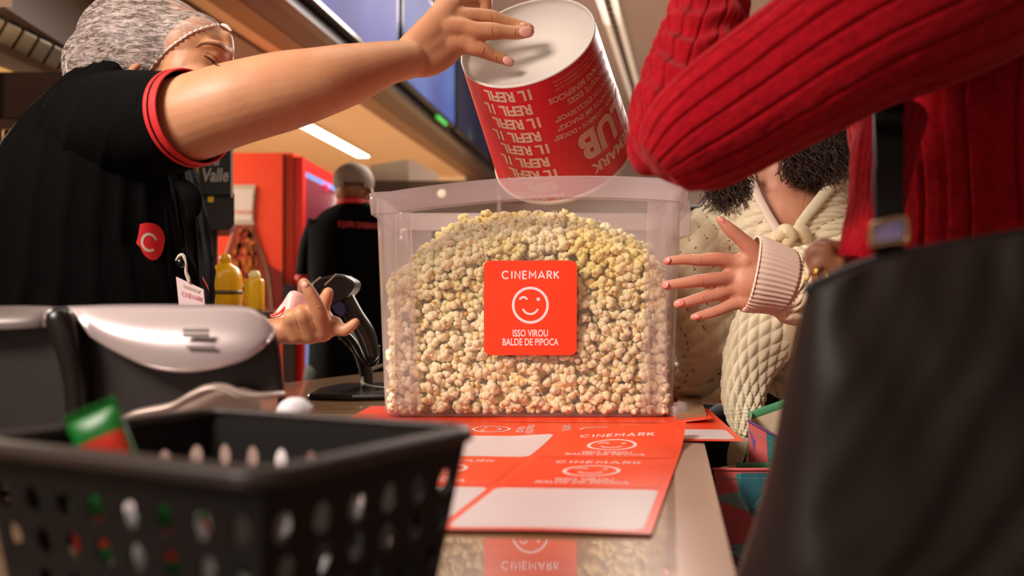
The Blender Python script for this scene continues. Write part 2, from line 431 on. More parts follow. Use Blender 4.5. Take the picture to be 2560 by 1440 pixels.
for i, (ya, yb, k) in enumerate(edges):
    xa = along(x3, ZU, ya)+.02; xb = along(x3, ZU, yb)+.02; za, zb = CZ+1.39, CZ+2.16
    t = thing('menu_screen', ['bright blue menu screen at the top of the frame, nearest on the bulkhead', 'second blue menu screen along the bulkhead, narrower in view', 'dim dark menu screen just left of the red bucket', 'farthest dim menu screen at the far end of the bulkhead'][i], 'screen', (xa, ya, za), 'menu screens on the bulkhead')
    nrm = Vector((1, -bd.x, 0)).normalized()
    c = [Vector((xa, ya, za)), Vector((xb, yb, za)), Vector((xb, yb, zb)), Vector((xa, ya, zb))]
    MB().quadprism(c, nrm*.05).build('housing', M_blackg, t, smooth=False)
    d = (c[1]-c[0]).normalized()*.018; u = Vector((0, 0, .02))
    MB().quadprism([c[0]+d+u+nrm*.051, c[1]-d+u+nrm*.051, c[2]-d-u+nrm*.051, c[3]+d-u+nrm*.051], nrm*.002).build('display', SM[k], t, smooth=False)
    if i == 1:
        g = Vector((0, 0, -.045)); p = c[0].lerp(c[1], .62)+nrm*.03
        MB().quadprism([p+g, p+(c[1]-c[0])*.2+g, p+(c[1]-c[0])*.2+g*.4, p+g*.4], nrm*.02).build('status_light', mat('green_light', (10, 120, 40), .4, emit=(20, 130, 55), estr=.45), t, smooth=False)

# ceiling track in the lobby
t = thing('lighting_track', 'white twin-rail lighting track on the lobby ceiling above the bucket', 'light track', G(1540, 120, 3.58))
a, b = G(1500, -60, 3.55), G(1592, 250, 3.55)
for k, m_ in ((-.055, 'w'), (.055, 'w')):
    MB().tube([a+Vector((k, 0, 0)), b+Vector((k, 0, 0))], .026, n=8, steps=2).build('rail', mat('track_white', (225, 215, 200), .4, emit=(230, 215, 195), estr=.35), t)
q = MB()
for k in range(26):
    p = a.lerp(b, k/25); MB().box(p+Vector((-.05, -.02, .0)), p+Vector((.05, .02, .03))).build('crossbar', mat('track_grey', (110, 96, 88), .5), t, smooth=False)

# ------------------------------------------------------------ left: exhaust hood and cabinets
t = thing('exhaust_hood', 'exhaust hood with pale louvred filters at the top left corner', 'hood', (-1.9, 3.0, 2.2))
zz = 2.22
def hq(pts, th, name, m):
    return MB().quadprism([G(x, y, zz) for x, y in pts], (0, 0, th)).build(name, m, t, smooth=False)
hq([(-260, -10), (0, 10), (250, 170), (150, 215), (-160, 130)], .35, 'hood_body', mat('hood_brown', (84, 66, 48), .5))
mlv = mat('filter_metal', (205, 202, 178), .6)
for k in range(9):
    f0, f1 = k/9+.012, (k+1)/9-.012
    A0 = G(-30, 30, zz-.01).lerp(G(290, 190, zz-.01), f0); A1 = G(-30, 30, zz-.01).lerp(G(290, 190, zz-.01), f1)
    B0 = G(-60, 78, zz-.01).lerp(G(262, 232, zz-.01), f0); B1 = G(-60, 78, zz-.01).lerp(G(262, 232, zz-.01), f1)
    MB().quadprism([A0, A1, B1, B0], (0, .004, -.008)).build('filter', mlv, t, smooth=False)
hq([(-80, 84), (0, 96), (170, 178), (140, 190), (-60, 112)], -.05, 'hood_rail', mat('rail_grey', (150, 126, 98), .5))
hq([(-60, 120), (0, 140), (110, 178), (60, 192), (-60, 170)], -.02, 'hood_underside', mat('underside_glow', (190, 150, 80), .5, emit=(200, 150, 80), estr=.8))  # lit underside of the hood, its warm light put in as emission
MB().quadprism([G(-40, -10, 2.14), G(30, -10, 2.14), G(30, 18, 2.14), G(-40, 18, 2.14)], (0, 0, .06)).build('white_panel', M_white, t, smooth=False)

t = thing('wall_cabinet', 'dark grey wall cabinet behind the attendant in the hairnet', 'cabinet', P(60, 240, 3.2))
MB().box(P(-200, 300, 3.2), Vector((P(330, 0, 3.2).x, 3.7, P(0, 180, 3.2).z))).build('body', mat('cab_grey', (104, 84, 78), .5), t, smooth=False)
for a_, b_ in ((-195, 4), (9, 165), (170, 325)):
    MB().box(P(a_, 296, 3.18), P(b_, 184, 3.2), bev=.004).build('door', mat('cab_grey', (66, 52, 48), .5), t, smooth=False)
t = thing('oven_shelf', 'open lit warmer shelf with bread at the left edge of the picture', 'shelf', P(40, 500, 3.0))
RV = Vector((-.56, 1, .13))
MB().quadprism([P(x, y, 3.0) for x, y in ((-60, 322), (110, 322), (110, 298), (-60, 298))], RV*.3).quadprism([P(x, y, 3.0) for x, y in ((-60, 560), (110, 560), (110, 530), (-60, 530))], RV*.3).quadprism([P(x, y, 3.0) for x, y in ((-6, 532), (4, 532), (4, 320), (-6, 320))], RV*.3).build('frame', mat('oven_frame', (120, 96, 76), .4), t, smooth=False)
MB().quadprism([P(x, y, 3.34) for x, y in ((-60, 545), (110, 545), (110, 310), (-60, 310))], (0, .02, 0)).build('back_panel', mat('oven_back', (150, 110, 60), .6), t, smooth=False)
MB().box(P(8, 364, 3.05), P(56, 332, 3.1), bev=.005).build('control_panel', M_blackg, t, smooth=False)
for x_, c_ in ((20, (150, 30, 30)), (44, (30, 160, 60))):
    MB().sphere(P(x_, 350, 3.045), .006).build('indicator', mat('ind%d' % x_, c_, .5, emit=c_, estr=1.5), t)
for i, (x_, y_, r_) in enumerate(((32, 392, 30), (22, 432, 28), (64, 422, 22), (34, 472, 30))):
    o = MB().sphere(P(x_, y_, 3.12), (S(r_, 3.1), .06, S(r_*.55, 3.1))).build('bread_roll', mat('bread', (205, 160, 96), .7, noise_amt=.3, noise_scale=20))
    tag(o, ['pale bread roll at the top of the warmer shelf', 'lower left bread roll in the middle of the warmer', 'bread roll nearest the black shirt in the warmer', 'lowest bread roll in the warmer shelf'][i], 'bread', 'bread rolls in the warmer')

pl = bpy.data.lights.new('warmer_fill', 'POINT'); pl.energy = 2.2; pl.color = (1, .75, .45); pl.shadow_soft_size = .03  # added unseen point light that brightens the bread shelf
po = bpy.data.objects.new('warmer_fill', pl); COL.objects.link(po); po.location = P(60, 350, 3.12)
# back bench with drinks machine, sauce bottles
t = thing('back_bench', 'dark service bench under the yellow sauce bottles', 'bench', (-1.2, 2.5, 0))
BZ = P(600, 778, 2.3).z
MB().quadprism([(-2.2, 2.2, .08), (P(688, 0, 2.2).x, 2.2, .08), (P(686, 0, 2.8).x, 2.8, .08), (-2.2, 2.8, .08)], (0, 0, BZ-.11)).build('body', M_dark, t, smooth=False)
MB().quadprism([(-2.22, 2.18, BZ-.03), (P(692, 0, 2.18).x, 2.18, BZ-.03), (P(690, 0, 2.82).x, 2.82, BZ-.03), (-2.22, 2.82, BZ-.03)], (0, 0, .03)).build('worktop', mat('bench_top', (74, 50, 32), .4), t, smooth=False)
RAD = Vector((-.34, 1, 0))
t = thing('juice_dispenser', 'black juice machine with a white lettered sign behind the attendant\'s sleeve', 'dispenser', P(545, 778, 2.5))
MB().quadprism([Vector((P(x, 0, 2.45).x, 2.45, z)) for x, z in ((440, BZ), (545, BZ), (545, P(0, 574, 2.45).z), (440, P(0, 574, 2.45).z))], RAD*.25).build('pedestal', mat('pedestal_brown', (60, 20, 14), .5), t, smooth=False)
MB().quadprism([P(x, y, 2.4) for x, y in ((440, 575), (574, 575), (586, 560), (586, 484), (440, 484))], RAD*.25).build('machine_body', mat('machine_black', (30, 14, 12), .35), t, smooth=False)
MB().quadprism([P(x, y, 2.38) for x, y in ((497, 486), (578, 486), (578, 350), (497, 350))], RAD*.2).build('sign', mat('sign_black', (16, 13, 12), .4), t, smooth=False)
MB().quadprism([P(x, y, 2.37) for x, y in ((577, 492), (583, 492), (583, 350), (577, 350))], RAD*.2).build('sign_edge', mat('sign_edge', (200, 180, 170), .4), t, smooth=False)
MB().quadprism([P(x, y, 2.40) for x, y in ((440, 462), (506, 462), (506, 392), (440, 392))], RAD*.15).build('juice_tank', mat('juice_yellow', (225, 160, 30), .35), t, smooth=False)
f = Flat(); f.text('Del', -.012, .032, .026, 0, bold=.0008); f.text('Valle', 0, -.005, .052, 0, xs=.75, bold=.0015)
c_ = P(540, 435, 2.378)
f.build('sign_lettering', lambda u, v, l: Vector((c_.x+u+.12*v, c_.y-l*3, c_.z+v-.0*u)), [mat('letter_grey', (170, 160, 156), .5)], t)
for x_ in (499, 527):
    MB().box(P(x_-8, 505, 2.395), P(x_+8, 492, 2.40)+Vector((0, 0, 0)), bev=.002).build('button', mat('button_yellow', (200, 150, 30), .4, emit=(180, 130, 20), estr=.3), t, smooth=False)

def lathe(prof, c, n=28, sy=1.0):
    vs = []; fs = []
    for r, z in prof:
        for k in range(n): a = 2*PI*k/n; vs.append(Vector((c[0]+r*math.cos(a), c[1]+r*math.sin(a)*sy, c[2]+z)))
    for i in range(len(prof)-1):
        for k in range(n): fs.append((i*n+k, i*n+(k+1) % n, (i+1)*n+(k+1) % n, (i+1)*n+k))
    fs.append(tuple(range(n-1, -1, -1))); m = (len(prof)-1)*n; fs.append(tuple(range(m, m+n)))
    return vs, fs
M_mus = mat('mustard_plastic', (235, 178, 16), .32)
def sauce(px, Y, r, h, label, rnd=True):
    c = Vector((P(px, 0, Y).x, Y, BZ)); t = thing('sauce_bottle', label, 'sauce bottle', c, 'yellow sauce bottles on the bench')
    pr = [(r*.9, 0), (r, .01), (r, h*.55), (r*.97, h*.66), (r*.8, h*.76), (r*.4, h*.83), (r*.32, h*.86)] if rnd else [(r*.95, 0), (r, .008), (r, h*.74), (r*.9, h*.8), (r*.6, h*.82)]
    MB().add(*lathe(pr, c)).build('bottle_body', M_mus, t)
    z0 = h*.86 if rnd else h*.82; rr = r*.34 if rnd else r*.62
    MB().add(*lathe([(rr, z0-.003), (rr, z0+h*.09), (rr*.7, h), (rr*.3, h+.002)], c)).build('cap', M_mus if rnd else mat('cap_pale', (240, 220, 150), .4), t)
    if rnd: MB().add(*lathe([(r*1.02, h*.3), (r*1.02, h*.37)], c)).build('band', mat('band_dark', (90, 70, 30), .5), t)
sauce(520, 2.42, .032, .155, 'yellow sauce bottle half hidden behind the attendant\'s shirt')
sauce(565, 2.3, .045, .155, 'widest yellow sauce bottle, in the middle of the three')
sauce(638, 2.24, .026, .108, 'short pale-capped yellow sauce bottle at the right end', False)

# red cooler
cl = Vector((P(440, 0, 4.4).x, 4.4)); cr = Vector((P(735, 0, 4.4).x, 4.4)); ct = P(700, 382, 4.4).z
fr = Vector((P(842, 0, 5.25).x, 5.25))
t = thing('drinks_cooler', 'tall red drinks cooler with a lit glass door behind the counter', 'cooler', (cr.x, cr.y, 0))
bk = cl+(fr-cr)
MB().quadprism([(cl.x, cl.y, .02), (cr.x, cr.y, .02), (fr.x, fr.y, .02), (bk.x, bk.y, .02)], (0, 0, ct-.02)).build('cabinet', M_redf, t, smooth=False)
dn = Vector((fr.y-cr.y, -(fr.x-cr.x))).normalized()
def door(f0, f1, z0, z1, off, th, name, m):
    a = cr.lerp(fr, f0)+dn*off; b = cr.lerp(fr, f1)+dn*off
    return MB().quadprism([(a.x, a.y, z0), (b.x, b.y, z0), (b.x, b.y, z1), (a.x, a.y, z1)], (dn.x*th, dn.y*th, 0)).build(name, m, t, smooth=False)
door(0, 1, .1, ct-.02, .003, .035, 'door_frame', mat('cooler_red_dark', (190, 22, 18), .35))
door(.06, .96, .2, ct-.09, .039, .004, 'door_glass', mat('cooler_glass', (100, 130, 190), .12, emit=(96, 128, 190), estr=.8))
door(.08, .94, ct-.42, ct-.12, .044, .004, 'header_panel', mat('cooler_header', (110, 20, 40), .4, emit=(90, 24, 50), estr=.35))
door(.0, .06, .1, ct-.02, .04, .01, 'door_gasket', mat('cooler_gasket', (215, 24, 20), .4))
MB().box(P(705, 975, 4.38), P(711, 386, 4.4)).build('corner_seam', mat('seam_dark', (30, 8, 8), .5), t, smooth=False)
MB().box(P(706, 1000, 4.36), P(744, 712, 4.42)).build('lower_hinge_panel', mat('seam_dark', (30, 8, 8), .5), t, smooth=False)
for (fx, yy) in ((.86, 494), (.84, 512)):
    a = cr.lerp(fr, fx)+dn*.05; MB().sphere((a.x, a.y, P(0, yy, a.y).z), .022).build('door_light', mat('white_glow', (255, 250, 235), .5, emit=(255, 250, 235), estr=8), t)
a = cr.lerp(fr, .5)+dn*.05; MB().sphere((a.x, a.y, P(0, 468, a.y).z), .02).build('temperature_display', mat('pink_glow', (220, 40, 90), .5, emit=(220, 30, 90), estr=1.2), t)
# printed bottle on the cooler side
pf = Flat()
def bottle_shape(mi, layer, k, y0, y1):
    prof = [(0, 28), (25, 29), (30, 26), (38, 29), (44, 26), (90, 25), (112, 27), (148, 38), (192, 54), (242, 65), (310, 72), (400, 72), (520, 70)]
    pts = [(y, w) for y, w in cat(prof, 5) if y0 <= y <= y1]
    vs = []; 
    for y, w in pts: vs += [(-w*k, -y), (w*k, -y)]
    pf.add([(S(x, 4.4), S(y, 4.4)) for x, y in vs], [(2*i, 2*i+1, 2*i+3, 2*i+2) for i in range(len(pts)-1)], mi, layer)
bottle_shape(0, 1, 1.0, 0, 520); bottle_shape(1, 2, .92, 96, 520); bottle_shape(2, 2, .86, 6, 94)
for k in range(110):
    y_ = random.uniform(112, 330); x_ = random.uniform(-.72, .72)*(24+max(0, y_-110)*.26)
    pf.add([(S(x_+a*random.uniform(2, 5), 4.4), S(-y_+b*random.uniform(6, 16), 4.4)) for a, b in ((-1, -1), (1, -.8), (.9, 1), (-.8, .7))], [(0, 1, 2, 3)], random.choice((3, 3, 4)), 3)
pf.text('Coca-Cola', 0, S(-68, 4.4), .022, 4, 4, bold=.0006); pf.text('Coca-Cola', 0, S(-250, 4.4), .045, 2, 4, bold=.001)
for k in (-1, 1): pf.add([(S(k*60, 4.4), S(-200, 4.4)), (S(k*95, 4.4), S(-220, 4.4)), (S(k*130, 4.4), S(-330, 4.4)), (S(k*60, 4.4), S(-400, 4.4))], [(0, 1, 2, 3)], 5, 0)
cc = P(610, 462, 4.398)
pf.build('printed_bottle', lambda u, v, l: Vector((cc.x+u, cc.y-l*8, cc.z+v)), [mat('print_glass', (190, 170, 150), .4), mat('print_cola', (130, 40, 14), .4), mat('print_pale', (216, 196, 186), .4), mat('print_amber', (200, 110, 40), .4), mat('print_light', (205, 60, 40), .4), mat('print_maroon', (120, 26, 14), .4)], t)

# steel extractor box over the cook line
t = thing('steel_canopy', 'brushed steel extractor canopy behind the second attendant', 'extractor', P(1000, 490, 5.0))
MB().quadprism([P(930, 500, 4.6), P(1022, 500, 4.6), P(1022, 398, 4.6), P(925, 412, 4.6)], (-.1, .9, 0)).build('front_box', mat('canopy_steel', (190, 170, 150), .35, metal=.5), t, smooth=False)
MB().quadprism([P(1023, 492, 4.7), P(1096, 486, 5.5), P(1096, 434, 5.5), P(1023, 398, 4.7)], (-.05, .5, 0)).build('side_box', mat('canopy_side', (120, 100, 84), .4, metal=.4), t, smooth=False)
MB().box(P(900, 560, 4.6), P(1250, 494, 5.4)).box(Vector((P(930, 0, 4.7).x, 4.7, 0)), P(1240, 540, 5.4)).build('shelf_box', mat('canopy_low', (100, 84, 70), .5), t, smooth=False)
o = MB().sphere(P(1104, 484, 4.4), .02).build('canopy_lamp', mat('spot_glow', (255, 240, 200), .5, emit=(255, 236, 190), estr=1.2), t)

# ------------------------------------------------------------ the counter
M_ctop = bpy.data.materials.new('counter_top'); M_ctop.use_nodes = True
nt = M_ctop.node_tree; b = nt.nodes['Principled BSDF']; tc = nt.nodes.new('ShaderNodeTexCoord')
mp = nt.nodes.new('ShaderNodeMapping'); mp.inputs['Scale'].default_value = (3, 40, 3)
n = nt.nodes.new('ShaderNodeTexNoise'); n.inputs['Scale'].default_value = 3; n.inputs['Detail'].default_value = 6
r = nt.nodes.new('ShaderNodeValToRGB'); r.color_ramp.elements[0].color = (*lin((132, 96, 62)), 1); r.color_ramp.elements[1].color = (*lin((160, 126, 90)), 1)
r.color_ramp.elements[0].position = .35; r.color_ramp.elements[1].position = .65
nt.links.new(tc.outputs['Object'], mp.inputs[0]); nt.links.new(mp.outputs[0], n.inputs['Vector']); nt.links.new(n.outputs[0], r.inputs[0]); nt.links.new(r.outputs[0], b.inputs['Base Color'])
b.inputs['Roughness'].default_value = .3; b.inputs['Coat Weight'].default_value = 1; b.inputs['Coat Roughness'].default_value = .03; b.inputs['Coat IOR'].default_value = 3.8
def cx(Y): return .170+(Y-.636)*.1873          # customer edge
t = thing('service_counter', 'glossy wood-look service counter under the popcorn bin', 'counter', (-.1, 1.2, 0))
lx = lambda Y: -.60+(Y-1.98)*.15
top = [(cx(.05)-.045, .05), (cx(2.06)-.045, 2.06), (cx(2.06)-.3, 2.5), (-.36, 2.36), (lx(1.98), 1.98), (lx(.05), .05)]
MB().quadprism([(x, y, TOP) for x, y in top], (0, 0, -.03)).build('worktop', M_ctop, t, smooth=False)
MB().quadprism([(cx(.05)-.045, .05, TOP+.001), (cx(.05), .05, TOP-.004), (cx(2.06), 2.06, TOP-.004), (cx(2.06)-.045, 2.06, TOP+.001)], (0, 0, -.05)).build('edge_trim', mat('trim_champagne', (200, 170, 152), .3, metal=.25), t, smooth=False)
MB().quadprism([(x*1.0-.0, y, TOP-.03) for x, y in [(cx(.05)-.06, .08), (cx(2.06)-.07, 2.03), (cx(2.06)-.32, 2.45), (-.38, 2.3), (lx(1.98)+.03, 1.96), (lx(.05)+.04, .08)]], (0, 0, -(TOP-.03))).build('cabinet_body', mat('counter_body', (70, 50, 40), .5), t, smooth=False)
MB().box((-.5, 1.49, TOP-.001), (-.24, 1.497, TOP+.0015)).build('joint_strip', mat('joint_brass', (190, 150, 90), .35, metal=.4), t, smooth=False)
MB().quadprism([G(1690, 1035, TOP+.012), G(1766, 1035, TOP+.012), G(1740, 960, TOP+.012), G(1700, 960, TOP+.012)], (0, 0, -.0115)).build('raised_corner', mat('corner_wood', (150, 116, 84), .4), t, smooth=False)
# ------------------------------------------------------------ storage bin
BX, BYF, BW, BD, BH = .030, 1.45, .515, .35, .388
def rr_pts(w, d, r, ne=14, nc=7):
    pts = []; cs = [(w/2-r, d/2-r, 0), (-w/2+r, d/2-r, 90), (-w/2+r, -d/2+r, 180), (w/2-r, -d/2+r, 270)]
    for i, (x, y, a0) in enumerate(cs):
        arc = [(x+r*math.cos(math.radians(a0+90*k/nc)), y+r*math.sin(math.radians(a0+90*k/nc))) for k in range(nc+1)]
        pts += arc; nx = cs[(i+1) % 4]; a1 = math.radians(nx[2]); q = (nx[0]+r*math.cos(a1), nx[1]+r*math.sin(a1))
        for k in range(1, ne): pts.append((arc[-1][0]+(q[0]-arc[-1][0])*k/ne, arc[-1][1]+(q[1]-arc[-1][1])*k/ne))
    return pts
bz0 = TOP+.0025
def bin_ring(z, off=0, rr=.03, wob=0):
    k = z/BH; w = BW*.985+.03*k+2*off; d = BD*.97+.02*k+2*off; out = []
    for x, y in rr_pts(w, d, rr+off):
        up = 0; by = 0
        if y < 0:
            f = max(0, 1-((x-.10)/.34)**2); up = wob*f*.026; 
            by = -.010*max(0, 1-(x/.24)**2)*math.sin(min(1, k)*PI/2)
        out.append(Vector((BX+x, BYF+BD/2+y+by, bz0+z+up)))
    return out
t_bin = thing('storage_bin', 'large clear frosted plastic bin heaped with popcorn on the counter', 'storage bin', (BX, BYF+BD/2, bz0))
rings = [bin_ring(0, -.006), bin_ring(.004, 0), bin_ring(.03, 0), bin_ring(.12, 0), bin_ring(.22, 0, wob=.2), bin_ring(.30, 0, wob=.6), bin_ring(BH-.040, 0, wob=1), bin_ring(BH-.037, .004, wob=1)]
rings2 = [bin_ring(BH-.036, .0105, wob=1), bin_ring(BH-.012, .012, wob=1), bin_ring(BH, .012, wob=1), bin_ring(BH, -.001, wob=1), bin_ring(BH-.037, .001, wob=1)]
n_ = len(rings[0])
def skin_rings(rs, cap0=False):
    vs = [v for r in rs for v in r]; n = len(rs[0])
    fs = [(i*n+k, i*n+(k+1) % n, (i+1)*n+(k+1) % n, (i+1)*n+k) for i in range(len(rs)-1) for k in range(n)]
    if cap0: fs.append(tuple(range(n-1, -1, -1)))
    return vs, fs
vs, fs = skin_rings(rings, True)
M_clear = plastic_clear('bin_clear', .06); M_frost = plastic_clear('bin_frosted', .26, (226, 210, 212)); M_rim = plastic_clear('bin_rim_frosted', .40, (232, 214, 218), .4)
mb = MB()
for f_ in fs:
    c = sum((vs[i] for i in f_), Vector())/len(f_); side = abs(c.x-BX) > BW/2-.055
    mb.f.append(f_); mb.m.append(1 if (side or len(mb.f) > 6*n_ or c.z < bz0+.006) else 0)
mb.v = vs
o = mb.build('body', [M_clear, M_frost], t_bin)
md = o.modifiers.new('t', 'SOLIDIFY'); md.thickness = .0016; md.offset = 1
vs, fs = skin_rings(rings2); o = MB().add(vs, fs).build('rim', M_rim, t_bin)
# vertical stiffening ribs by the corners
for k in (-.232, -.205, .207, .236):
    MB().box((BX+k-.0012, BYF-.001, bz0+.01), (BX+k+.0012, BYF+.004, bz0+BH-.04)).build('rib', M_frost, t_bin, smooth=False)
MB().box((BX+BW/2-.001, BYF+.01, bz0+BH-.075), (BX+BW/2+.024, BYF+.10, bz0+BH-.012), bev=.003).build('latch', M_rim, t_bin)
MB().tube([(BX+BW/2-.004, BYF+.02, bz0+.012), (BX+BW/2+.010, BYF+.02, bz0+.014)], .011, n=12).build('foot', M_frost, t_bin)

def bin_front(x, z):
    k = (z-bz0)/BH; d = BD*.97+.02*k
    return BYF+BD/2-d/2-.010*max(0, 1-((x-BX)/.24)**2)*math.sin(min(1, max(0, k))*PI/2)-.0022
sc = P(1326, 770, 1.438)
fl = Flat(); fl.sticker(0, 0, .1595, 0, 1, layer=0)
def on_bin(u, v, l):
    x = sc.x+u; z = sc.z+v; return Vector((x, bin_front(x, z)-l, z))
fl.build('sticker', on_bin, [M_orange, mat('sticker_print', (232, 214, 220), .45)], t_bin, maxlen=.02)

# ------------------------------------------------------------ popcorn
def pop_variant(seed):
    rnd = random.Random(seed); V = []; Fa = []; C = []
    base = bmesh.new(); bmesh.ops.create_icosphere(base, subdivisions=2, radius=1)
    bv = [v.co.copy() for v in base.verts]; bf = [tuple(v.index for v in f.verts) for f in base.faces]; base.free()
    n = rnd.randint(5, 7)
    for k in range(n+1):
        d = Vector((rnd.gauss(0, 1), rnd.gauss(0, 1), rnd.gauss(0, 1))).normalized()
        hull = k == n
        r = rnd.uniform(.42, .62) if not hull else .34
        c = d*(rnd.uniform(.4, .66) if not hull else .52)
        kk = len(V); sd = Vector((seed*7.1+k*3, k, 0))
        for v in bv:
            q = v*r*(1+.42*noise.noise(v*2.6+sd)+.22*noise.noise(v*6+sd)); q = Vector((q.x, q.y, q.z*.85))
            p = c+q; V.append(p)
            inner = max(0, min(1, (p.length-.32)/.5))
            if hull: col = (.66, .38, .10)
            else:
                a = inner; col = (.93+.03*a, .71+.19*a, .27+.35*a)
            C.append(col)
        Fa += [tuple(i+kk for i in f) for f in bf]
    return np.array([tuple(v) for v in V]), np.array(Fa), np.array(C)
variants = [pop_variant(s) for s in range(9)]
xa, xb = BX-BW/2+.020, BX+BW/2-.020
ya, yb = BYF+.010, BYF+BD-.016
def Hx(x, y):
    u = (x-xa)/(xb-xa)*2-1; w = (y-ya)/(yb-ya)
    hill = .258+.105*(1-min(1, abs(u-.04))**2.6)
    front = .85+.15*max(0, min(1, w/.42))**.8 if w < .42 else 1-.10*((w-.42)/.58)
    h = hill*front + .012*noise.noise(Vector((x*14, y*14, 1)))
    if u > .45: h += .02*(u-.45)
    return max(.05, min(BH-.035, h))
pos = []
stp = .0182
def jit(a): return random.uniform(-a, a)
for layer in range(3):
    for i in range(int((xb-xa)/stp)+1):
        for j in range(int(.36/stp)):
            x = xa+i*stp+jit(.006)+(.007 if j % 2 else 0); y = ya+.0085+layer*.015+jit(.004); z = .012+j*stp+jit(.006)
            if z < Hx(x, y)-.004 and x < xb: pos.append((x, y, z))
for i in range(int((xb-xa)/.0165)+1):
    for j in range(int((yb-ya)/.0165)+1):
        for dz in (0, -.016):
            x = xa+i*.0165+jit(.007); y = ya+j*.0165+jit(.007); pos.append((min(xb, x), y, Hx(x, y)+jit(.007)+dz))
for sx in (xa+.004, xb-.004):
    for j in range(int((yb-ya)/stp)+1):
        for k in range(24):
            y = ya+j*stp+jit(.005); z = .012+k*stp+jit(.005)
            if z < Hx(sx, y)-.005: pos.append((sx+jit(.003), y, z))
for i in range(int((xb-xa)/.018)+1):
    for k in range(21):
        x = xa+i*.018+jit(.005); z = .012+k*.018+jit(.005)
        if z < Hx(x, yb)-.005: pos.append((x, yb-.004, z))
print('popcorn pieces', len(pos))
VV = []; FF = []; CC = []; off = 0
rng = np.random.default_rng(3)
for (x, y, z) in pos:
    v, f, c = variants[rng.integers(len(variants))]
    q = rng.normal(size=4); q /= np.linalg.norm(q); w_, a_, b_, c_ = q
    R = np.array([[1-2*(b_*b_+c_*c_), 2*(a_*b_-c_*w_), 2*(a_*c_+b_*w_)], [2*(a_*b_+c_*w_), 1-2*(a_*a_+c_*c_), 2*(b_*c_-a_*w_)], [2*(a_*c_-b_*w_), 2*(b_*c_+a_*w_), 1-2*(a_*a_+b_*b_)]])
    s = rng.uniform(.0108, .0140)
    p = v@R.T*s+np.array([x, y, bz0+z])
    p[:, 1] += max(0, BYF+.004-p[:, 1].min())-max(0, p[:, 1].max()-(BYF+BD-.008)); p[:, 0] += max(0, BX-BW/2+.007-p[:, 0].min())-max(0, p[:, 0].max()-(BX+BW/2-.007)); p[:, 2] += max(0, bz0+.003-p[:, 2].min())
    VV.append(p); FF.append(f+off); butter_lit = min(1, max(0, (z-.17)/.1))*max(0, min(1, .5+1.6*noise.noise(Vector((x*11, y*9, z*9))))); CC.append(c*rng.uniform(.92, 1.06)*np.array([1, 1-.05*butter_lit, 1-.45*butter_lit])); off += len(v)  # upper pieces yellower: butter, and the yellow top light put into the colour
VV = np.vstack(VV); FF = np.vstack(FF); CC = np.clip(np.vstack(CC), 0, 1)
me = bpy.data.meshes.new('popcorn'); me.vertices.add(len(VV)); me.vertices.foreach_set('co', VV.ravel())
me.loops.add(len(FF)*3); me.loops.foreach_set('vertex_index', FF.ravel().astype(np.int32))
me.polygons.add(len(FF)); me.polygons.foreach_set('loop_start', np.arange(0, len(FF)*3, 3, dtype=np.int32)); me.update(calc_edges=True)
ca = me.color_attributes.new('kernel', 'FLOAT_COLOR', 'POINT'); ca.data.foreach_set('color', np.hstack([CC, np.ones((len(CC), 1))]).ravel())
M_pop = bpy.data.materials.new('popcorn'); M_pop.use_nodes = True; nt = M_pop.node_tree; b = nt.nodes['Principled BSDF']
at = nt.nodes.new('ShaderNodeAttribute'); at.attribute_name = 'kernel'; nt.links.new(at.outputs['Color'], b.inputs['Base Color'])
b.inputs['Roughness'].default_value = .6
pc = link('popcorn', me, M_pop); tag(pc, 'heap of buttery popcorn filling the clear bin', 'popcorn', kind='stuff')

# ------------------------------------------------------------ popcorn bucket, upside down over the bin
t_bk = thing('popcorn_bucket', 'red paper popcorn bucket held upside down over the bin', 'bucket', P(1400, 300, 1.52))
BC = P(1317, 102, 1.435)
ax = Vector((.285, .745, -.60)).normalized(); BL = .262; R0, R1 = .1195, .137
e1 = ax.cross(Vector((0, -1, 0))).normalized(); e2 = e1.cross(ax)    # e1: reading direction, e2: normal to camera
if e2.y > 0: e2 = -e2; 
e1 = ax.cross(e2)
def cone(phi, s, r_off=0):
    r = R0+(R1-R0)*s/BL+r_off; return BC+ax*s+(e2*math.cos(phi)+e1*math.sin(phi))*r
def rings_bk(spec, n=96):
    vs = [cone(2*PI*k/n, s, ro) if ro > -.05 else BC+ax*s+(e2*math.cos(2*PI*k/n)+e1*math.sin(2*PI*k/n))*(.001) for s, ro in spec for k in range(n)]
    return vs, [(i*n+k, i*n+(k+1) % n, (i+1)*n+(k+1) % n, (i+1)*n+k) for i in range(len(spec)-1) for k in range(n)]
M_buck = mat('bucket_red', (206, 14, 30), .42, coat=.05); M_card = mat('card_white', (202, 190, 182), .7)
vs, fs = rings_bk([(.0025, .0), (BL-.008, .0)]); MB().add(vs, fs).build('wall', M_buck, t_bk)
vs, fs = rings_bk([(.0025, .0002), (-.0008, .0), (-.0008, -.0028), (.0025, -.003), (.016, -.0035), (.0165, -.2)])
o = MB().add(vs, fs).build('base', M_card, t_bk)
vs, fs = rings_bk([(.018, -.003), (BL-.008, -.003), (BL, -.003), (BL+.001, .001), (BL-.002, .003), (BL-.007, .002), (BL-.008, 0)])
MB().add(vs, fs).build('inner_lining_and_lip', M_card, t_bk)
bf_ = Flat(); 
ph0 = .66                                    # column of repeated REFIL rows (angle from the camera side)
for k in range(9):
    sline = .013+k*.0285
    bf_.text(('1L REFIL', 'REFIL 1L')[k % 2], (ph0+(.10 if k % 2 else .02)), sline+.006, .0275, 0, xs=7.6, bold=.0012)
def rad_text(s_, phi, sl, size, xs=8.2, bold=.0006, align='CENTER'): bf_.text(s_, phi, sl, size, 0, xs=xs, bold=bold, align=align)
rad_text('CLUB', -.70, .158, .078, 6.6, .0035)
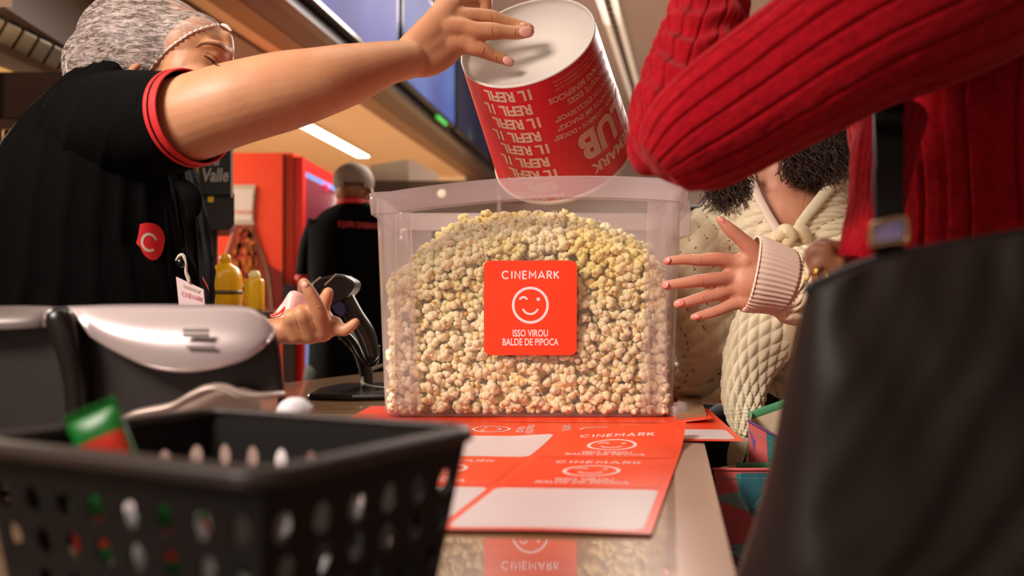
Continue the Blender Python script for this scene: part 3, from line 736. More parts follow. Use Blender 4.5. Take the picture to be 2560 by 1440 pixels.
rad_text('CINEMARK', -.70, .213, .030, 7.6, .001)
for k, (tx, sl, sz) in enumerate((('"SALGADOS • COMBOS • DOCES"', .118, .0125), ('"DESCONTOS EM SNACKS"', .100, .0135), ('"PRODUTOS EXCLUSIVOS"', .082, .0135), ('E APROVEITE ESSES', .060, .0150), ('E MUITO MAIS BENEFICIOS', .044, .0150))):
    rad_text(tx, -.46-(.06 if k > 2 else 0)-(.05 if k == 3 else 0), sl, sz, 7.4, .0004)
for k in range(3): rad_text('Consulte as regras e os regulamentos no site', -.42, .0285-k*.0075, .0062, 7.6, 0)
bf_.build('bucket_lettering', lambda u, v, l: cone(u, v, .0002+l*.6), [mat('bucket_print', (214, 172, 150), .5)], t_bk, maxlen=.06)
# date stamp inside the base edge
for a_ in (0,):
    sf = Flat(); sf.text('15.1.22  K07', 0, 0, .0085, 0, bold=.0002)
    sf.build('date_stamp', lambda u, v, l: BC+ax*(.0125+v)+(e2*math.cos(2.62-u/R0)+e1*math.sin(2.62-u/R0))*(R0-.0040), [mat('stamp_ink', (70, 50, 40), .6)], t_bk)

# ------------------------------------------------------------ sticker sheets on the counter
NR = Vector((.123, .742)); cv = Vector((-.1816, .0126)); rv = Vector((.0437, .1640))
def sheetA(u, v, l):                          # u columns to the left, v rows away
    p = NR+cv*u+rv*v
    z = TOP+.0026+l
    k = max(0, v-2.35)/.75; z += .022*k*k*max(0, 1-u/1.4)
    z += .0012*math.sin(u*3)*max(0, 1-v)
    return Vector((p.x, p.y, z))
def sheet(name, fn, w, h, label, th=.0004):
    f = Flat(); return f
fa = Flat(); fa.rrect(1.55, 1.55, 3.1, 3.12, .01, 0, 0)
white_cells = {(0, 0), (1, 0), (1, 2), (2, 0), (2, 1), (2, 2)}
for c_ in range(3):
    for r_ in range(3):
        x, y = .53+c_*1.01, .52+r_*1.01
        if (c_, r_) in white_cells: fa.rrect(x, y, .965, .965, .07, 1, 1)
        else:
            fa.rrect(x, y, .962, .962, .07, 3, 1); fa.rrect(x, y, .95, .95, .07, 0, 2)
            g = Flat(); g.sticker(0, 0, .95, 0, 2, layer=2, base=False)
            for vs, fs, mi, ly in g.items: fa.add([(x-a, y+b*1.0) for a, b in vs], [tuple(reversed(f)) for f in fs], 2, ly)
MO = mat('sheet_orange', (240, 66, 26), .35); MW2 = mat('sheet_backing', (212, 198, 200), .4); MW3 = mat('sheet_print', (232, 206, 206), .45); MC = mat('die_cut', (246, 110, 70), .4)
o = fa.build('sticker_sheet', sheetA, [MO, MW2, MW3, MC], None, maxlen=.12, step=.00025)
tag(o, 'nearest orange sticker sheet, several stickers already peeled off to white', 'sticker sheet', 'orange sticker sheets on the counter')
fb = Flat(); fb.rrect(.02, .175, .64, .36, .004, 0, 0)
for k, x_ in enumerate((-.21, -.035, .135)):
    g = Flat(); g.sticker(0, 0, .155, 0, 2, layer=1, base=False)
    for vs, fs, mi, ly in g.items: fb.add([(x_-b, .085+a) for a, b in vs], fs, 2, ly)
fb.rrect(.262, .055, .135, .09, .012, 1, 1)
PB = Vector((0, 1.245))
o = fb.build('sticker_sheet', lambda u, v, l: Vector((PB.x+u*.998+v*.08, PB.y+v-u*.05, TOP+.0006+l)), [MO, MW2, MW3, MC], None, maxlen=.05, step=.00025)
tag(o, 'orange sticker sheet under the front of the popcorn bin, its printing turned sideways', 'sticker sheet', 'orange sticker sheets on the counter')
fc_ = Flat(); fc_.rrect(0, 0, .36, .30, .01, 0, 0)
o = fc_.build('sticker_sheet', lambda u, v, l: Vector((.168+u+v*.1, 1.55+v-.04*u, TOP+.0014+max(0, u-.12)*.12)), [MO], None, maxlen=.04)
tag(o, 'orange sticker sheet mostly hidden under the bin, tip past its right corner', 'sticker sheet', 'orange sticker sheets on the counter')

# ------------------------------------------------------------ barcode scanner on its stand
t = thing('barcode_scanner', 'black handheld barcode scanner in a gooseneck stand left of the bin', 'scanner', G(880, 985, TOP))
mb = MB(); zb = TOP
outline = [(765, 997), (800, 985), (850, 968), (905, 962), (1010, 962), (1040, 985), (1030, 1000), (900, 1003)]
mb.quadprism([G(x, y, TOP+.012) for x, y in [(768, 985), (800, 968), (860, 957), (1000, 955), (1040, 972), (1020, 985), (880, 988)]], (0, 0, -.0115))
mb.build('stand_base', mat('scanner_base', (44, 36, 34), .22, metal=.3), t, smooth=False).modifiers.new('b', 'BEVEL').width = .004
gp = [P(918, 962, 1.86), P(912, 915, 1.86), P(893, 868, 1.84), P(862, 835, 1.8), P(838, 815, 1.78)]
c = cat([(*p, .0145) for p in gp], 22); mbn = MB()
ns = len(c)
for i in range(ns): c[i, 3] = .0145+.0014*math.sin(i*PI*.9)
vs, fs = sweep(c, 16, 1, (0, 1, 0), True); mbn.add(vs, fs); mbn.build('gooseneck', mat('neck_black', (30, 24, 22), .35), t)
mb = MB()
for a_ in ([(795, 700, 1.74, 10), (818, 708, 1.74, 24), (850, 722, 1.74, 33), (868, 735, 1.74, 26)],): 
    p, r = pxt(*a_); mb.tube(p, r, n=20, flat=1.3)
p, r = pxt((815, 738, 1.74, 20), (850, 745, 1.74, 30), (872, 722, 1.74, 22)); mb.tube(p, r, n=20, flat=1.2)
mb2 = MB().quadprism([P(x, y, 1.70) for x, y in [(776, 712), (800, 694), (842, 684), (862, 689), (888, 704), (886, 722), (868, 744), (826, 764), (808, 752), (786, 724)]], (0, .075, 0))
o = mb2.build('scan_head', mat('scanner_body', (40, 36, 36), .35), t, smooth=False); m_ = o.modifiers.new('b', 'BEVEL'); m_.width = .007; m_.segments = 4
MB().quadprism([P(x, y, 1.698) for x, y in [(780, 714), (800, 702), (812, 706), (792, 724)]], (0, .004, 0)).build('scan_window', mat('window_dark', (30, 14, 12), .1), t, smooth=False)
for a_ in (((777, 712), (800, 694)), ((812, 712), (840, 686))):
    p, r = pxt(*[(x, y, 1.697, 2.2) for x, y in a_]); MB().tube(p, r, n=8).build('painted_highlight', mat('highlight_pale', (220, 205, 190), .3), t)  # pale rods painted in as the two highlights on the scan head
mb = MB(); p, r = pxt((862, 750, 1.74, 26), (885, 790, 1.74, 25), (912, 835, 1.75, 26), (928, 885, 1.76, 20)); mb.tube(p, r, n=20, flat=.9)
mb.build('handle', mat('handle_black', (26, 23, 24), .3), t)
MB().quadprism([P(x, y, 1.702) for x, y in [(828, 766), (848, 752), (858, 762), (863, 780), (852, 792), (838, 782)]], (0, .02, 0)).build('trigger', mat('trigger_blue', (62, 60, 110), .3), t, smooth=False)
p, r = pxt((805, 768, 1.78, 5), (842, 815, 1.78, 8), (880, 850, 1.78, 8), (905, 890, 1.78, 8), (925, 908, 1.78, 9), (940, 900, 1.78, 8), (946, 868, 1.78, 5)); MB().tube(p, r, n=10).build('cradle', M_blackg, t)
p, r = pxt((1000, 905, 1.9, 4), (950, 915, 1.9, 4), (918, 930, 1.88, 4), (906, 948, 1.84, 4), (912, 962, 1.80, 4), (950, 970, 1.80, 4), (1010, 972, 1.84, 4))
for q in p: q.z = max(q.z, TOP+.006)
MB().tube(p, r, n=10).build('cable', mat('cable_grey', (150, 138, 122), .5), t)

# ------------------------------------------------------------ napkin dispenser
t = thing('napkin_dispenser', 'blurred black countertop dispenser with a silver curved cover at the left', 'dispenser', P(350, 1225, .9))
YD = .88
out = [(-220, 1235), (-220, 772), (0, 770), (110, 768), (300, 766), (540, 766), (600, 770), (650, 786), (684, 815), (700, 860), (706, 900), (716, 1000), (722, 1100), (728, 1235)]
o = MB().quadprism([P(x, y, YD) for x, y in out], (-.056, .17, 0)).build('casing', mat('dispenser_black', (30, 21, 20), .5), t, smooth=False)
m_ = o.modifiers.new('b', 'BEVEL'); m_.width = .012; m_.segments = 4; m_.limit_method = 'ANGLE'; m_.angle_limit = .6
def curved_cover(pts, name, m, bulge, y0=YD-.002):
    # a thick cover whose upper edge rolls back over the casing
    n = 24; rows = 12; vs = []; top_, bot = pts
    tp = cat(top_, 10); bt = cat(bot, 10); L = min(len(tp), len(bt))
    for j in range(rows+1):
        f = j/rows
        for i in range(L):
            x = tp[i, 0]*(1-f)+bt[i, 0]*f; y = tp[i, 1]*(1-f)+bt[i, 1]*f
            yy = y0-bulge*math.sin(min(1, f*1.25)*PI/2)*math.sin(PI*min(max(i/(L-1), .04), .96))**.35
            vs.append(P(x, y, yy))
    fs = [(j*L+i, j*L+i+1, (j+1)*L+i+1, (j+1)*L+i) for j in range(rows) for i in range(L-1)]
    o = MB().add(vs, fs).build(name, m, t); md = o.modifiers.new('s', 'SOLIDIFY'); md.thickness = .003; md.offset = 0; return o
curved_cover(([(170, 768), (300, 764), (450, 764), (600, 768), (655, 788), (690, 835)], [(228, 842), (290, 880), (380, 920), (480, 930), (600, 905), (672, 858)]), 'silver_cover', mat('cover_silver', (178, 160, 160), .3, metal=.35), .03)
curved_cover(([(-200, 770), (-120, 769), (-60, 768), (0, 768), (60, 767), (128, 768)], [(-200, 830), (-120, 828), (-60, 826), (0, 824), (60, 822), (118, 818)]), 'side_lid', mat('lid_grey', (112, 98, 96), .4, metal=.2), .02)
p, r = pxt((150, 800, .862, 34), (168, 850, .862, 34), (190, 950, .865, 30), (200, 1100, .868, 28)); MB().tube(p, r, n=18).build('hinge_column', mat('column_black', (22, 16, 15), .3), t)
mb = MB(); p, r = pxt((300, 1052, .80, 9), (350, 1032, .80, 11), (430, 1016, .80, 11), (480, 990, .80, 11), (520, 972, .80, 11), (560, 970, .80, 11), (610, 988, .80, 10), (660, 990, .81, 9), (705, 984, .83, 6)); mb.tube(p, r, n=12, flat=2.2)
mb.build('outlet_lip', mat('lip_silver', (160, 140, 132), .3, metal=.4), t)
MB().quadprism([P(x, y, .815) for x, y in [(300, 1200), (320, 1060), (430, 1030), (480, 1004), (520, 986), (560, 984), (610, 1000), (650, 1002), (660, 1200)]], (0, .06, 0)).build('outlet_plate', mat('plate_silver', (184, 160, 150), .35, metal=.3), t, smooth=False)
for x_, y_, w_ in ((490, 826, 34), (490, 838, 34), (502, 868, 36)):
    MB().box(P(x_-w_, y_+5, YD-.036), P(x_+w_, y_-5, YD-.034), bev=.0008).build('logo', mat('logo_grey', (130, 118, 116), .4), t, smooth=False)
mb = MB(); p, r = pxt((712, 1062, .80, 34), (730, 1030, .80, 38), (752, 1018, .80, 28), (776, 1020, .80, 12)); mb.tube(p, r, n=16, flat=.6)
p, r = pxt((720, 1240, .80, 30), (712, 1120, .80, 32), (706, 1050, .80, 28)); mb.tube(p, r, n=16, flat=.6)
o = blob(mb, 'paper_cup', mat('cup_white', (238, 232, 236), .35), None, .003, 4); tag(o, 'white rounded plastic scoop handle rising behind the black basket', 'scoop'); o.name = 'plastic_scoop'

# ------------------------------------------------------------ black basket with holes
RZ = TOP+.122
cN, cR, cB, cL = [Vector((*q, RZ)) for q in ((-.128, .434), (-.0316, .577), (-.238, .665), (-.335, .53))]
cen = (cN+cR+cB+cL)/4
t = thing('plastic_basket', 'black plastic basket with oval holes at the front left of the counter', 'basket', (cen.x, cen.y, TOP+.0006))
def basket_pt(a, b, f, g, inset=0):          # f along wall, g 0 at rim .. 1 at bottom
    p = a.lerp(b, f); q = p.lerp(Vector((cen.x, cen.y, p.z)), .16*g+inset); q.z = RZ-.004-(RZ-.004-TOP-.001)*g; return q
mb = MB()
walls = [(cN, cR, 6), (cR, cB, 8), (cB, cL, 6), (cL, cN, 8)]
for wi, (a, b, nc) in enumerate(walls):
    for c_ in range(nc):
        for r_ in range(5):
            f0, f1 = c_/nc, (c_+1)/nc; g0, g1 = (0, .15, .365, .58, .795)[r_], (.15, .365, .58, .795, 1)[r_]
            hole = r_ in (1, 2, 3) and not (c_ == 0 and r_ == 3) and 0 <= c_ < nc
            sh = (0, 0, .28, 0, 0)[r_]*(f1-f0) if hole else 0
            K = 20; ou = []; inn = []
            for k in range(K):
                th = 2*PI*(k+.5)/K; ct, sn = math.cos(th), math.sin(th); m_ = max(abs(ct), abs(sn))
                ou.append(basket_pt(a, b, (f0+f1)/2+ct/m_*(f1-f0)/2, (g0+g1)/2+sn/m_*(g1-g0)/2))
                inn.append(basket_pt(a, b, (f0+f1)/2+ct*.23*(f1-f0)+sh*.5, (g0+g1)/2+sn*.36*(g1-g0)))
            # make outer loop reach the cell corners
            for k in range(K):
                th = 2*PI*(k+.5)/K; ct, sn = math.cos(th), math.sin(th)
                if abs(abs(ct)-abs(sn)) < .17: ou[k] = basket_pt(a, b, f0 if ct < 0 else f1, g0 if sn < 0 else g1)
            fs = [(k, (k+1) % K, K+(k+1) % K, K+k) for k in range(K)]
            if not hole: fs.append(tuple(range(K, 2*K)))
            mb.add(ou+inn, fs)
bt = [basket_pt(a, b, 0, .985) for a, b, _ in walls]; mb.add(bt, [(0, 1, 2, 3)])
me = mesh_py(mb.v, mb.f); bm = bmesh.new(); bm.from_mesh(me); bmesh.ops.remove_doubles(bm, verts=bm.verts[:], dist=.0002); bmesh.ops.recalc_face_normals(bm, faces=bm.faces[:]); bm.to_mesh(me); bm.free()
o = link('basket_body', me, M_basket, t, smooth=False); md = o.modifiers.new('s', 'SOLIDIFY'); md.thickness = .0022; md.offset = 0
mb = MB(); cs_ = [cN, cR, cB, cL]; loop = []
for i in range(4):
    a, b, c = cs_[i-1], cs_[i], cs_[(i+1) % 4]
    d1 = (a-b).normalized()*.016; d2 = (c-b).normalized()*.016
    for k in range(7): f = k/6; loop.append((b+d1)*(1-f)**2+b*2*f*(1-f)+(b+d2)*f*f)
prof = [(-.002, -.002), (-.001, .0015), (.004, .002), (.0085, .0005), (.0105, -.003), (.0105, -.0075), (.0085, -.0078), (.0085, -.003), (.004, -.001), (.0, -.003)]
n = len(loop); vs = []
for i, p in enumerate(loop):
    tg = (loop[(i+1) % n]-loop[i-1]).normalized(); nn = Vector((tg.y, -tg.x, 0))
    if nn.dot(p-cen) < 0: nn = -nn
    for a_, b_ in prof: vs.append(p+nn*a_+Vector((0, 0, b_)))
k_ = len(prof); fs = [(i*k_+j, i*k_+(j+1) % k_, ((i+1) % n)*k_+(j+1) % k_, ((i+1) % n)*k_+j) for i in range(n) for j in range(k_)]
MB().add(vs, fs).build('rim', mat('rim_plastic_lit', (58, 45, 41), .42), t)  # black basket plastic made paler here: light on the rim's top put into colour

# sachets in the basket
def packet(name, c, w, h, th, rot, mats, label, cat_, group, deco=None):
    bm = bmesh.new(); nx, ny = 14, 18; grid = {}
    for s_ in (1, -1):
        for i in range(nx+1):
            for j in range(ny+1):
                u, v = i/nx*2-1, j/ny*2-1
                pf_ = max(0, (1-u**4))*max(0, (1-min(1, abs(v)/.86)**4))
                wr = .12*noise.noise(Vector((u*2, v*3, s_*3+c[0]*50)))
                z = s_*th/2*(pf_*(1+wr))+s_*.0002+.0012*math.sin(u*24)*(1 if abs(v) > .88 else 0)
                grid[(s_, i, j)] = bm.verts.new((u*w/2, z, v*h/2))
        for i in range(nx):
            for j in range(ny):
                q = [grid[(s_, i, j)], grid[(s_, i+1, j)], grid[(s_, i+1, j+1)], grid[(s_, i, j+1)]]
                f = bm.faces.new(q if s_ > 0 else q[::-1])
                vv = (j+.5)/ny*2-1; uu = (i+.5)/nx*2-1
                f.material_index = deco(uu, vv) if deco else 0
    bmesh.ops.remove_doubles(bm, verts=bm.verts[:], dist=.00045); bmesh.ops.recalc_face_normals(bm, faces=bm.faces[:])
    me = bm_mesh(bm); R = rot.to_matrix() if hasattr(rot, 'to_matrix') else rot
    for v in me.vertices: v.co = R @ v.co+Vector(c)
    o = link(name, me, mats, None); return tag(o, label, cat_, group)
from mathutils import Euler
Mg = mat('wrap_green', (24, 120, 40), .35); Mr = mat('wrap_red', (216, 50, 30), .35); Mw = mat('wrap_white', (232, 230, 232), .35); Mlg = mat('wrap_lime', (110, 190, 110), .35); Mbl = mat('wrap_blue', (120, 140, 190), .4)
def deco1(u, v):
    if v < .28 and v > -.55 and abs(u) < .82: return 2 if abs(v+.05) < .12 and -.65 < u < -.3 else 1
    return 0
packet('candy_packet', P(268, 1135, .57), S(136, .57), .070, .014, Euler((-.15, -.42, .10)), [Mg, Mr, Mw], 'green and red candy packet standing up above the basket rim', 'candy packet', 'packets in the basket', deco1)
def deco2(u, v): return 1 if abs(v) < .35 else 0
spots = [(.80, .16, .045, 'at the left end of the basket'), (.62, .14, .03, 'behind the left row of holes'), (.45, .14, .05, 'against the middle of the front wall'), (.28, .15, .032, 'behind the right holes of the long wall'), (.6, .45, .03, 'in the middle of the basket')]
def inb(a, b): return cN.lerp(cL, a)+(cR-cN)*b
along_w = math.atan2((cL-cN).y, (cL-cN).x)
for i, (a_, b_, z, w_) in enumerate(spots):
    p = inb(a_, b_+.09)
    packet('candy_packet', (p.x, p.y, TOP+.014+z), .045, .06, .012, Euler((.12*math.sin(i*2), .25*math.cos(i*3), along_w)), [(Mg, Mw, Mlg)[i % 2], Mw if i % 2 else Mr], 'green candy packet low in the basket, '+w_, 'candy packet', 'packets in the basket', deco2)
sp = [(.12, .20, .07), (.13, .34, .03), (.10, .50, .068), (.12, .62, .032), (.10, .80, .066), (.2, .72, .03), (.3, .5, .03), (.32, .3, .045)]
wh = ['nearest the front corner', 'low behind the front corner', 'high against the right wall', 'low against the right wall', 'at the right end', 'under the others at the right', 'in the middle', 'between green packets']
for i, (x, y, z) in enumerate(sp):
    p = inb(x+.05, y)
    packet('sauce_sachet', (p.x, p.y, TOP+.014+z), .04, .058, .008, Euler((.12*math.sin(i*1.7), .4*math.cos(i*2.3), math.atan2((cR-cN).y, (cR-cN).x))), [Mw, Mbl, Mlg], 'white sachet in the basket, '+wh[i], 'sachet', 'white sachets in the basket', (lambda u, v, i=i: (1 if i % 3 else 2) if (v < -.3 and u > 0) else 0))
# ------------------------------------------------------------ people
def T(mb, *rows, n=16, flat=1.0, steps=5):
    p, r = pxt(*rows); return mb.tube(p, r, n=n, flat=flat, steps=steps)
def nail(parent, bvh, x, y, ang, w, h, lift=.0011, m=None):
    """small curved finger nail lying on the skin"""
    c = hit(bvh, x, y); c2 = hit(bvh, x-math.cos(ang)*w*.45, y-math.sin(ang)*w*.45)
    if c is None or c2 is None: return
    ray = (c-Vector((0, 0, CZ))).normalized(); o_ = Vector((0, 0, CZ))
    loc, nor, _, _ = bvh.ray_cast(o_, ray); nor = -nor if nor.dot(ray) > 0 else nor
    d = (c-c2).normalized(); b = nor.cross(d).normalized(); nn = d.cross(b).normalized()
    if nn.dot(nor) < 0: nn = -nn
    R = Matrix((d, b, nn)).transposed()
    MB().sphere(c-nn*.0006, (S(w*.52, c.y), S(h*.52, c.y), .0022), seg=20, rot=R).build('fingernail', m or M_nail, parent)
def ribbon(name, bvh, pts, w, lift, m, parent, steps=6, ends=.3):
    """thin line of real thickness that follows a surface"""
    c = cat([(x, y, 0) for x, y in pts], steps); P_ = []; R = []
    n = len(c)
    for i in range(n):
        h_ = hit(bvh, c[i, 0], c[i, 1], lift)
        if h_ is None: continue
        P_.append(h_); R.append(S(w, h_.y)*(ends+(1-ends)*math.sin(PI*i/(n-1))))
    if len(P_) < 3: return None
    return MB().tube(P_, R, n=8, steps=2).build(name, m, parent)
def fold(u, s, k=1.0): return .004*k*noise.noise(Vector((u*9, s*7, 2)))+.002*k*noise.noise(Vector((u*22, s*14, 5)))

# ===== attendant with hair net
A = thing('person', 'person in white hair net and red-cuffed black polo, tipping out the red bucket', 'person', (-.85, 1.4, 0))
mb = MB()
# head
YH = 1.36
R2 = Matrix.Rotation(math.radians(22), 3, 'Y')
mb.sphere(P(395, 140, YH+.01), (S(172, YH), .083, S(142, YH)), rot=R2)
mb.sphere(P(487, 128, YH-.005), (S(92, YH), .072, S(84, YH)))
mb.sphere(P(492, 195, YH-.008), (S(86, YH), .070, S(105, YH)), rot=R2)
mb.sphere(P(495, 205, YH-.055), (S(46, YH), .028, S(44, YH)))
mb.sphere(P(543, 140, YH-.036), (S(26, YH), .022, S(20, YH)))
T(mb, (560, 100, YH-.02, 24), (571, 126, YH-.02, 16), (576, 150, YH-.015, 9), (592, 178, YH-.015, 10), (606, 204, YH-.015, 14), (585, 222, YH-.015, 12))
T(mb, (500, 112, YH-.058, 13), (540, 112, YH-.056, 13), (568, 126, YH-.03, 11))
T(mb, (580, 240, YH-.01, 14), (572, 262, YH-.01, 15), (556, 295, YH-.005, 24), (480, 290, YH-.03, 30), (400, 240, YH-.04, 34))
T(mb, (390, 230, YH+.01, 80), (340, 330, YH+.02, 84), (290, 420, YH+.02, 120))
# ear
T(mb, (345, 165, YH-.082, 10), (330, 178, YH-.087, 11), (334, 200, YH-.087, 10), (350, 215, YH-.083, 8))
# torso inside the shirt
T(mb, (290, 400, 1.37, 120), (250, 600, 1.38, 190), (140, 850, 1.39, 180), (60, 1100, 1.40, 170), (10, 1500, 1.4, 190), n=24)
# right arm (towards the bucket)
T(mb, (270, 350, 1.32, 100), (380, 325, 1.27, 104), (460, 302, 1.235, 107), (560, 268, 1.215, 104), (640, 246, 1.215, 101), (720, 226, 1.225, 97), (800, 206, 1.24, 86), (880, 184, 1.27, 74), (960, 160, 1.30, 56), (1020, 150, 1.33, 47), n=28)
T(mb, (1000, 150, 1.325, 48), (1050, 132, 1.345, 47), (1100, 92, 1.365, 42), (1140, 56, 1.38, 27), n=20, flat=.75)
T(mb, (1010, 150, 1.33, 44), (1070, 150, 1.35, 42), (1120, 125, 1.37, 36), (1150, 108, 1.38, 20), n=20, flat=.75)
T(mb, (1030, 120, 1.335, 38), (1080, 70, 1.355, 38), (1118, 22, 1.37, 30), (1135, 6, 1.375, 22), n=20, flat=.75)
FR = 1.06
def fing(mb, *rows): T(mb, *[(x, y, Y, r*FR) for x, y, Y, r in rows], n=14)
fing(mb, (1100, 50, 1.37, 26), (1150, 42, 1.38, 22), (1190, 40, 1.385, 19.5), (1228, 44, 1.39, 19), (1262, 54, 1.395, 15.5), (1292, 63, 1.40, 15), (1324, 71, 1.402, 12))
fing(mb, (1110, 72, 1.36, 26), (1155, 70, 1.365, 24), (1190, 76, 1.365, 21), (1230, 78, 1.37, 21.5), (1262, 80, 1.375, 17.5), (1292, 82, 1.38, 16.5), (1322, 80, 1.385, 14))
fing(mb, (1120, 112, 1.365, 26), (1160, 113, 1.37, 22), (1188, 122, 1.37, 18), (1210, 128, 1.375, 18), (1234, 140, 1.38, 14.5), (1248, 144, 1.383, 14.5), (1276, 156, 1.388, 11))
fing(mb, (1110, 8, 1.385, 24), (1150, -14, 1.40, 20), (1190, -16, 1.41, 18), (1212, -2, 1.415, 17), (1216, 20, 1.42, 14))
fing(mb, (1090, 40, 1.40, 24), (1130, 6, 1.42, 20), (1165, 2, 1.43, 16), (1196, 6, 1.44, 13))
# left forearm and open hand behind the dispenser
Z1 = 1.20
T(mb, (330, 480, 1.50, 80), (380, 650, 1.52, 70), (470, 860, 1.40, 60), (600, 850, 1.26, 46), (672, 832, 1.21, 36), (710, 826, 1.2, 34), n=20)
T(mb, (700, 826, Z1, 34), (750, 826, Z1, 34), (800, 822, Z1, 33), (835, 812, Z1+.004, 24), n=18, flat=.8)
T(mb, (690, 830, Z1, 30), (760, 842, Z1, 20), (810, 838, Z1, 16), n=16)
fing(mb, (742, 838, Z1-.006, 22), (730, 812, Z1-.014, 19), (724, 792, Z1-.02, 17), (730, 786, Z1-.008, 15), (742, 800, Z1+.012, 14))
fing(mb, (778, 838, Z1-.006, 22), (765, 806, Z1-.018, 21), (752, 784, Z1-.026, 19), (756, 778, Z1-.012, 17), (768, 794, Z1+.01, 15))
fing(mb, (808, 832, Z1-.004, 23), (802, 800, Z1-.016, 20.5), (797, 776, Z1-.024, 19), (782, 746, Z1-.03, 17.5), (770, 724, Z1-.034, 15.5), (759, 706, Z1-.036, 12.5))
fing(mb, (822, 808, Z1+.012, 20), (806, 778, Z1+.018, 18), (812, 752, Z1+.018, 17), (820, 732, Z1+.016, 14.5))
fing(mb, (815, 822, Z1, 26), (838, 818, Z1, 20), (858, 826, Z1-.004, 15), (872, 820, Z1-.006, 14), (888, 806, Z1-.008, 11.5))
bodyA = blob(mb, 'body', M_skin, A, .0031, 7)
bvA = bvh_of(bodyA)
for x, y, a, w, h_ in ((1314, 80, .0, 34, 23), (1309, 61, .2, 18, 9), (1270, 152, .4, 27, 20)): nail(A, bvA, x, y, a, w, h_)
nail(A, bvA, 762, 713, -1.1, 17, 16)
# knuckle creases
M_crease = mat('skin_crease', (192, 120, 80), .6)
for pts in ([(1231, 66), (1229, 78), (1232, 92)], [(1226, 34), (1228, 44), (1230, 52)], [(1212, 117), (1206, 128), (1205, 138)], [(1240, 134), (1239, 143)+(), (1238, 152)], [(1288, 72), (1287, 82), (1288, 92)], [(788, 770), (798, 768), (810, 772)], [(738, 792), (742, 812), (750, 834)], [(774, 782), (780, 806), (790, 830)], [(816, 800), (818, 818), (824, 832)]):
    ribbon('knuckle_crease', bvA, pts, 1.0, .0002, M_crease, A)
M_lash = mat('lash_dark', (52, 30, 22), .6); M_brow = mat('brow_brown', (128, 80, 52), .7)
ribbon('eyelash', bvA, [(511, 140), (522, 146), (533, 155), (542, 163), (549, 165)], 2.6, .0004, M_lash, A, ends=.5)
ribbon('eyelid_fold', bvA, [(513, 131), (526, 134), (539, 144), (550, 156)], 1.6, .0003, mat('lid_line', (150, 90, 60), .6), A)
ribbon('eyebrow', bvA, [(490, 118), (504, 109), (522, 107), (542, 111), (558, 121), (568, 132)], 4.2, .0002, M_brow, A, ends=.15)
# hair under the net
mb = MB(); mb.sphere(P(384, 140, YH+.012), (S(182, YH), .090, S(146, YH)), rot=R2); mb.sphere(P(276, 175, YH+.02), (S(98, YH), .075, S(92, YH)))
def below_line(p, off=0):            # the face side of the net's edge
    x, y = proj(p)
    pts = ((300, 245), (352, 205), (384, 165), (417, 129), (450, 103), (483, 83), (520, 70), (552, 63), (600, 62))
    for (xa_, ya_), (xb_, yb_) in zip(pts, pts[1:]):
        if xa_ <= x <= xb_: return y > ya_+(yb_-ya_)*(x-xa_)/(xb_-xa_)+off
    return x > 600
mb.sphere(P(425, 122, YH+.01), (S(92, YH), .080, S(88, YH))); mb.sphere(P(470, 114, YH), (S(88, YH), .0745, S(80, YH)))
me = blob(mb, 'hair', mat('hair_brown', (60, 40, 32), .55, rgb2=(96, 66, 48), noise_scale=40), A, .004, 8)
def trim(o, test):
    off_ = world_off(o); bm = bmesh.new(); bm.from_mesh(o.data)
    dl = [v for v in bm.verts if test(v.co+off_)]; bmesh.ops.delete(bm, geom=dl, context='VERTS'); bm.to_mesh(o.data); bm.free(); o.data.update()
trim(me, lambda p: below_line(p, 2-10*noise.noise(p*90)))
# hair net
M_net = bpy.data.materials.new('hair_net'); M_net.use_nodes = True; nt = M_net.node_tree; b = nt.nodes['Principled BSDF']
b.inputs['Base Color'].default_value = (*lin((226, 206, 200)), 1); b.inputs['Roughness'].default_value = .7
tc = nt.nodes.new('ShaderNodeTexCoord'); mp = nt.nodes.new('ShaderNodeMapping'); mp.inputs['Rotation'].default_value = (0, .45, 0); mp.inputs['Scale'].default_value = (.7, .5, 3.2)
n1 = nt.nodes.new('ShaderNodeTexNoise'); n1.inputs['Scale'].default_value = 75; n1.inputs['Detail'].default_value = 4; n1.inputs['Distortion'].default_value = 1.2
n2 = nt.nodes.new('ShaderNodeTexNoise'); n2.inputs['Scale'].default_value = 300
nt.links.new(tc.outputs['Object'], mp.inputs[0]); nt.links.new(mp.outputs[0], n1.inputs['Vector']); nt.links.new(tc.outputs['Object'], n2.inputs['Vector'])
r = nt.nodes.new('ShaderNodeMapRange'); r.inputs[1].default_value = .40; r.inputs[2].default_value = .66; r.inputs[3].default_value = .10; r.inputs[4].default_value = .66
nt.links.new(n1.outputs[0], r.inputs[0])
ad = nt.nodes.new('ShaderNodeMath'); ad.operation = 'MULTIPLY_ADD'; ad.inputs[1].default_value = .5; nt.links.new(n2.outputs[0], ad.inputs[0]); 
sb = nt.nodes.new('ShaderNodeMath'); sb.operation = 'SUBTRACT'; sb.inputs[1].default_value = .25; nt.links.new(r.outputs[0], sb.inputs[0]); nt.links.new(sb.outputs[0], ad.inputs[2]); nt.links.new(ad.outputs[0], b.inputs['Alpha'])
mb = MB(); mb.sphere(P(384, 138, YH+.012), (S(192, YH), .096, S(153, YH)), rot=R2); mb.sphere(P(278, 168, YH+.02), (S(110, YH), .082, S(104, YH))); mb.sphere(P(486, 110, YH-.002), (S(88, YH), .078, S(76, YH))); mb.sphere(P(260, 205, YH+.02), (S(90, YH), .07, S(80, YH)))
net = blob(mb, 'hair_net', M_net, A, .004, 8)
trim(net, lambda p: below_line(p))
bn = bvh_of(bodyA, net)
edge = [(352, 205), (384, 165), (417, 129), (450, 103), (483, 83), (520, 70), (552, 63), (570, 70)]
c = cat([(x, y, 0) for x, y in edge], 8); pz = []
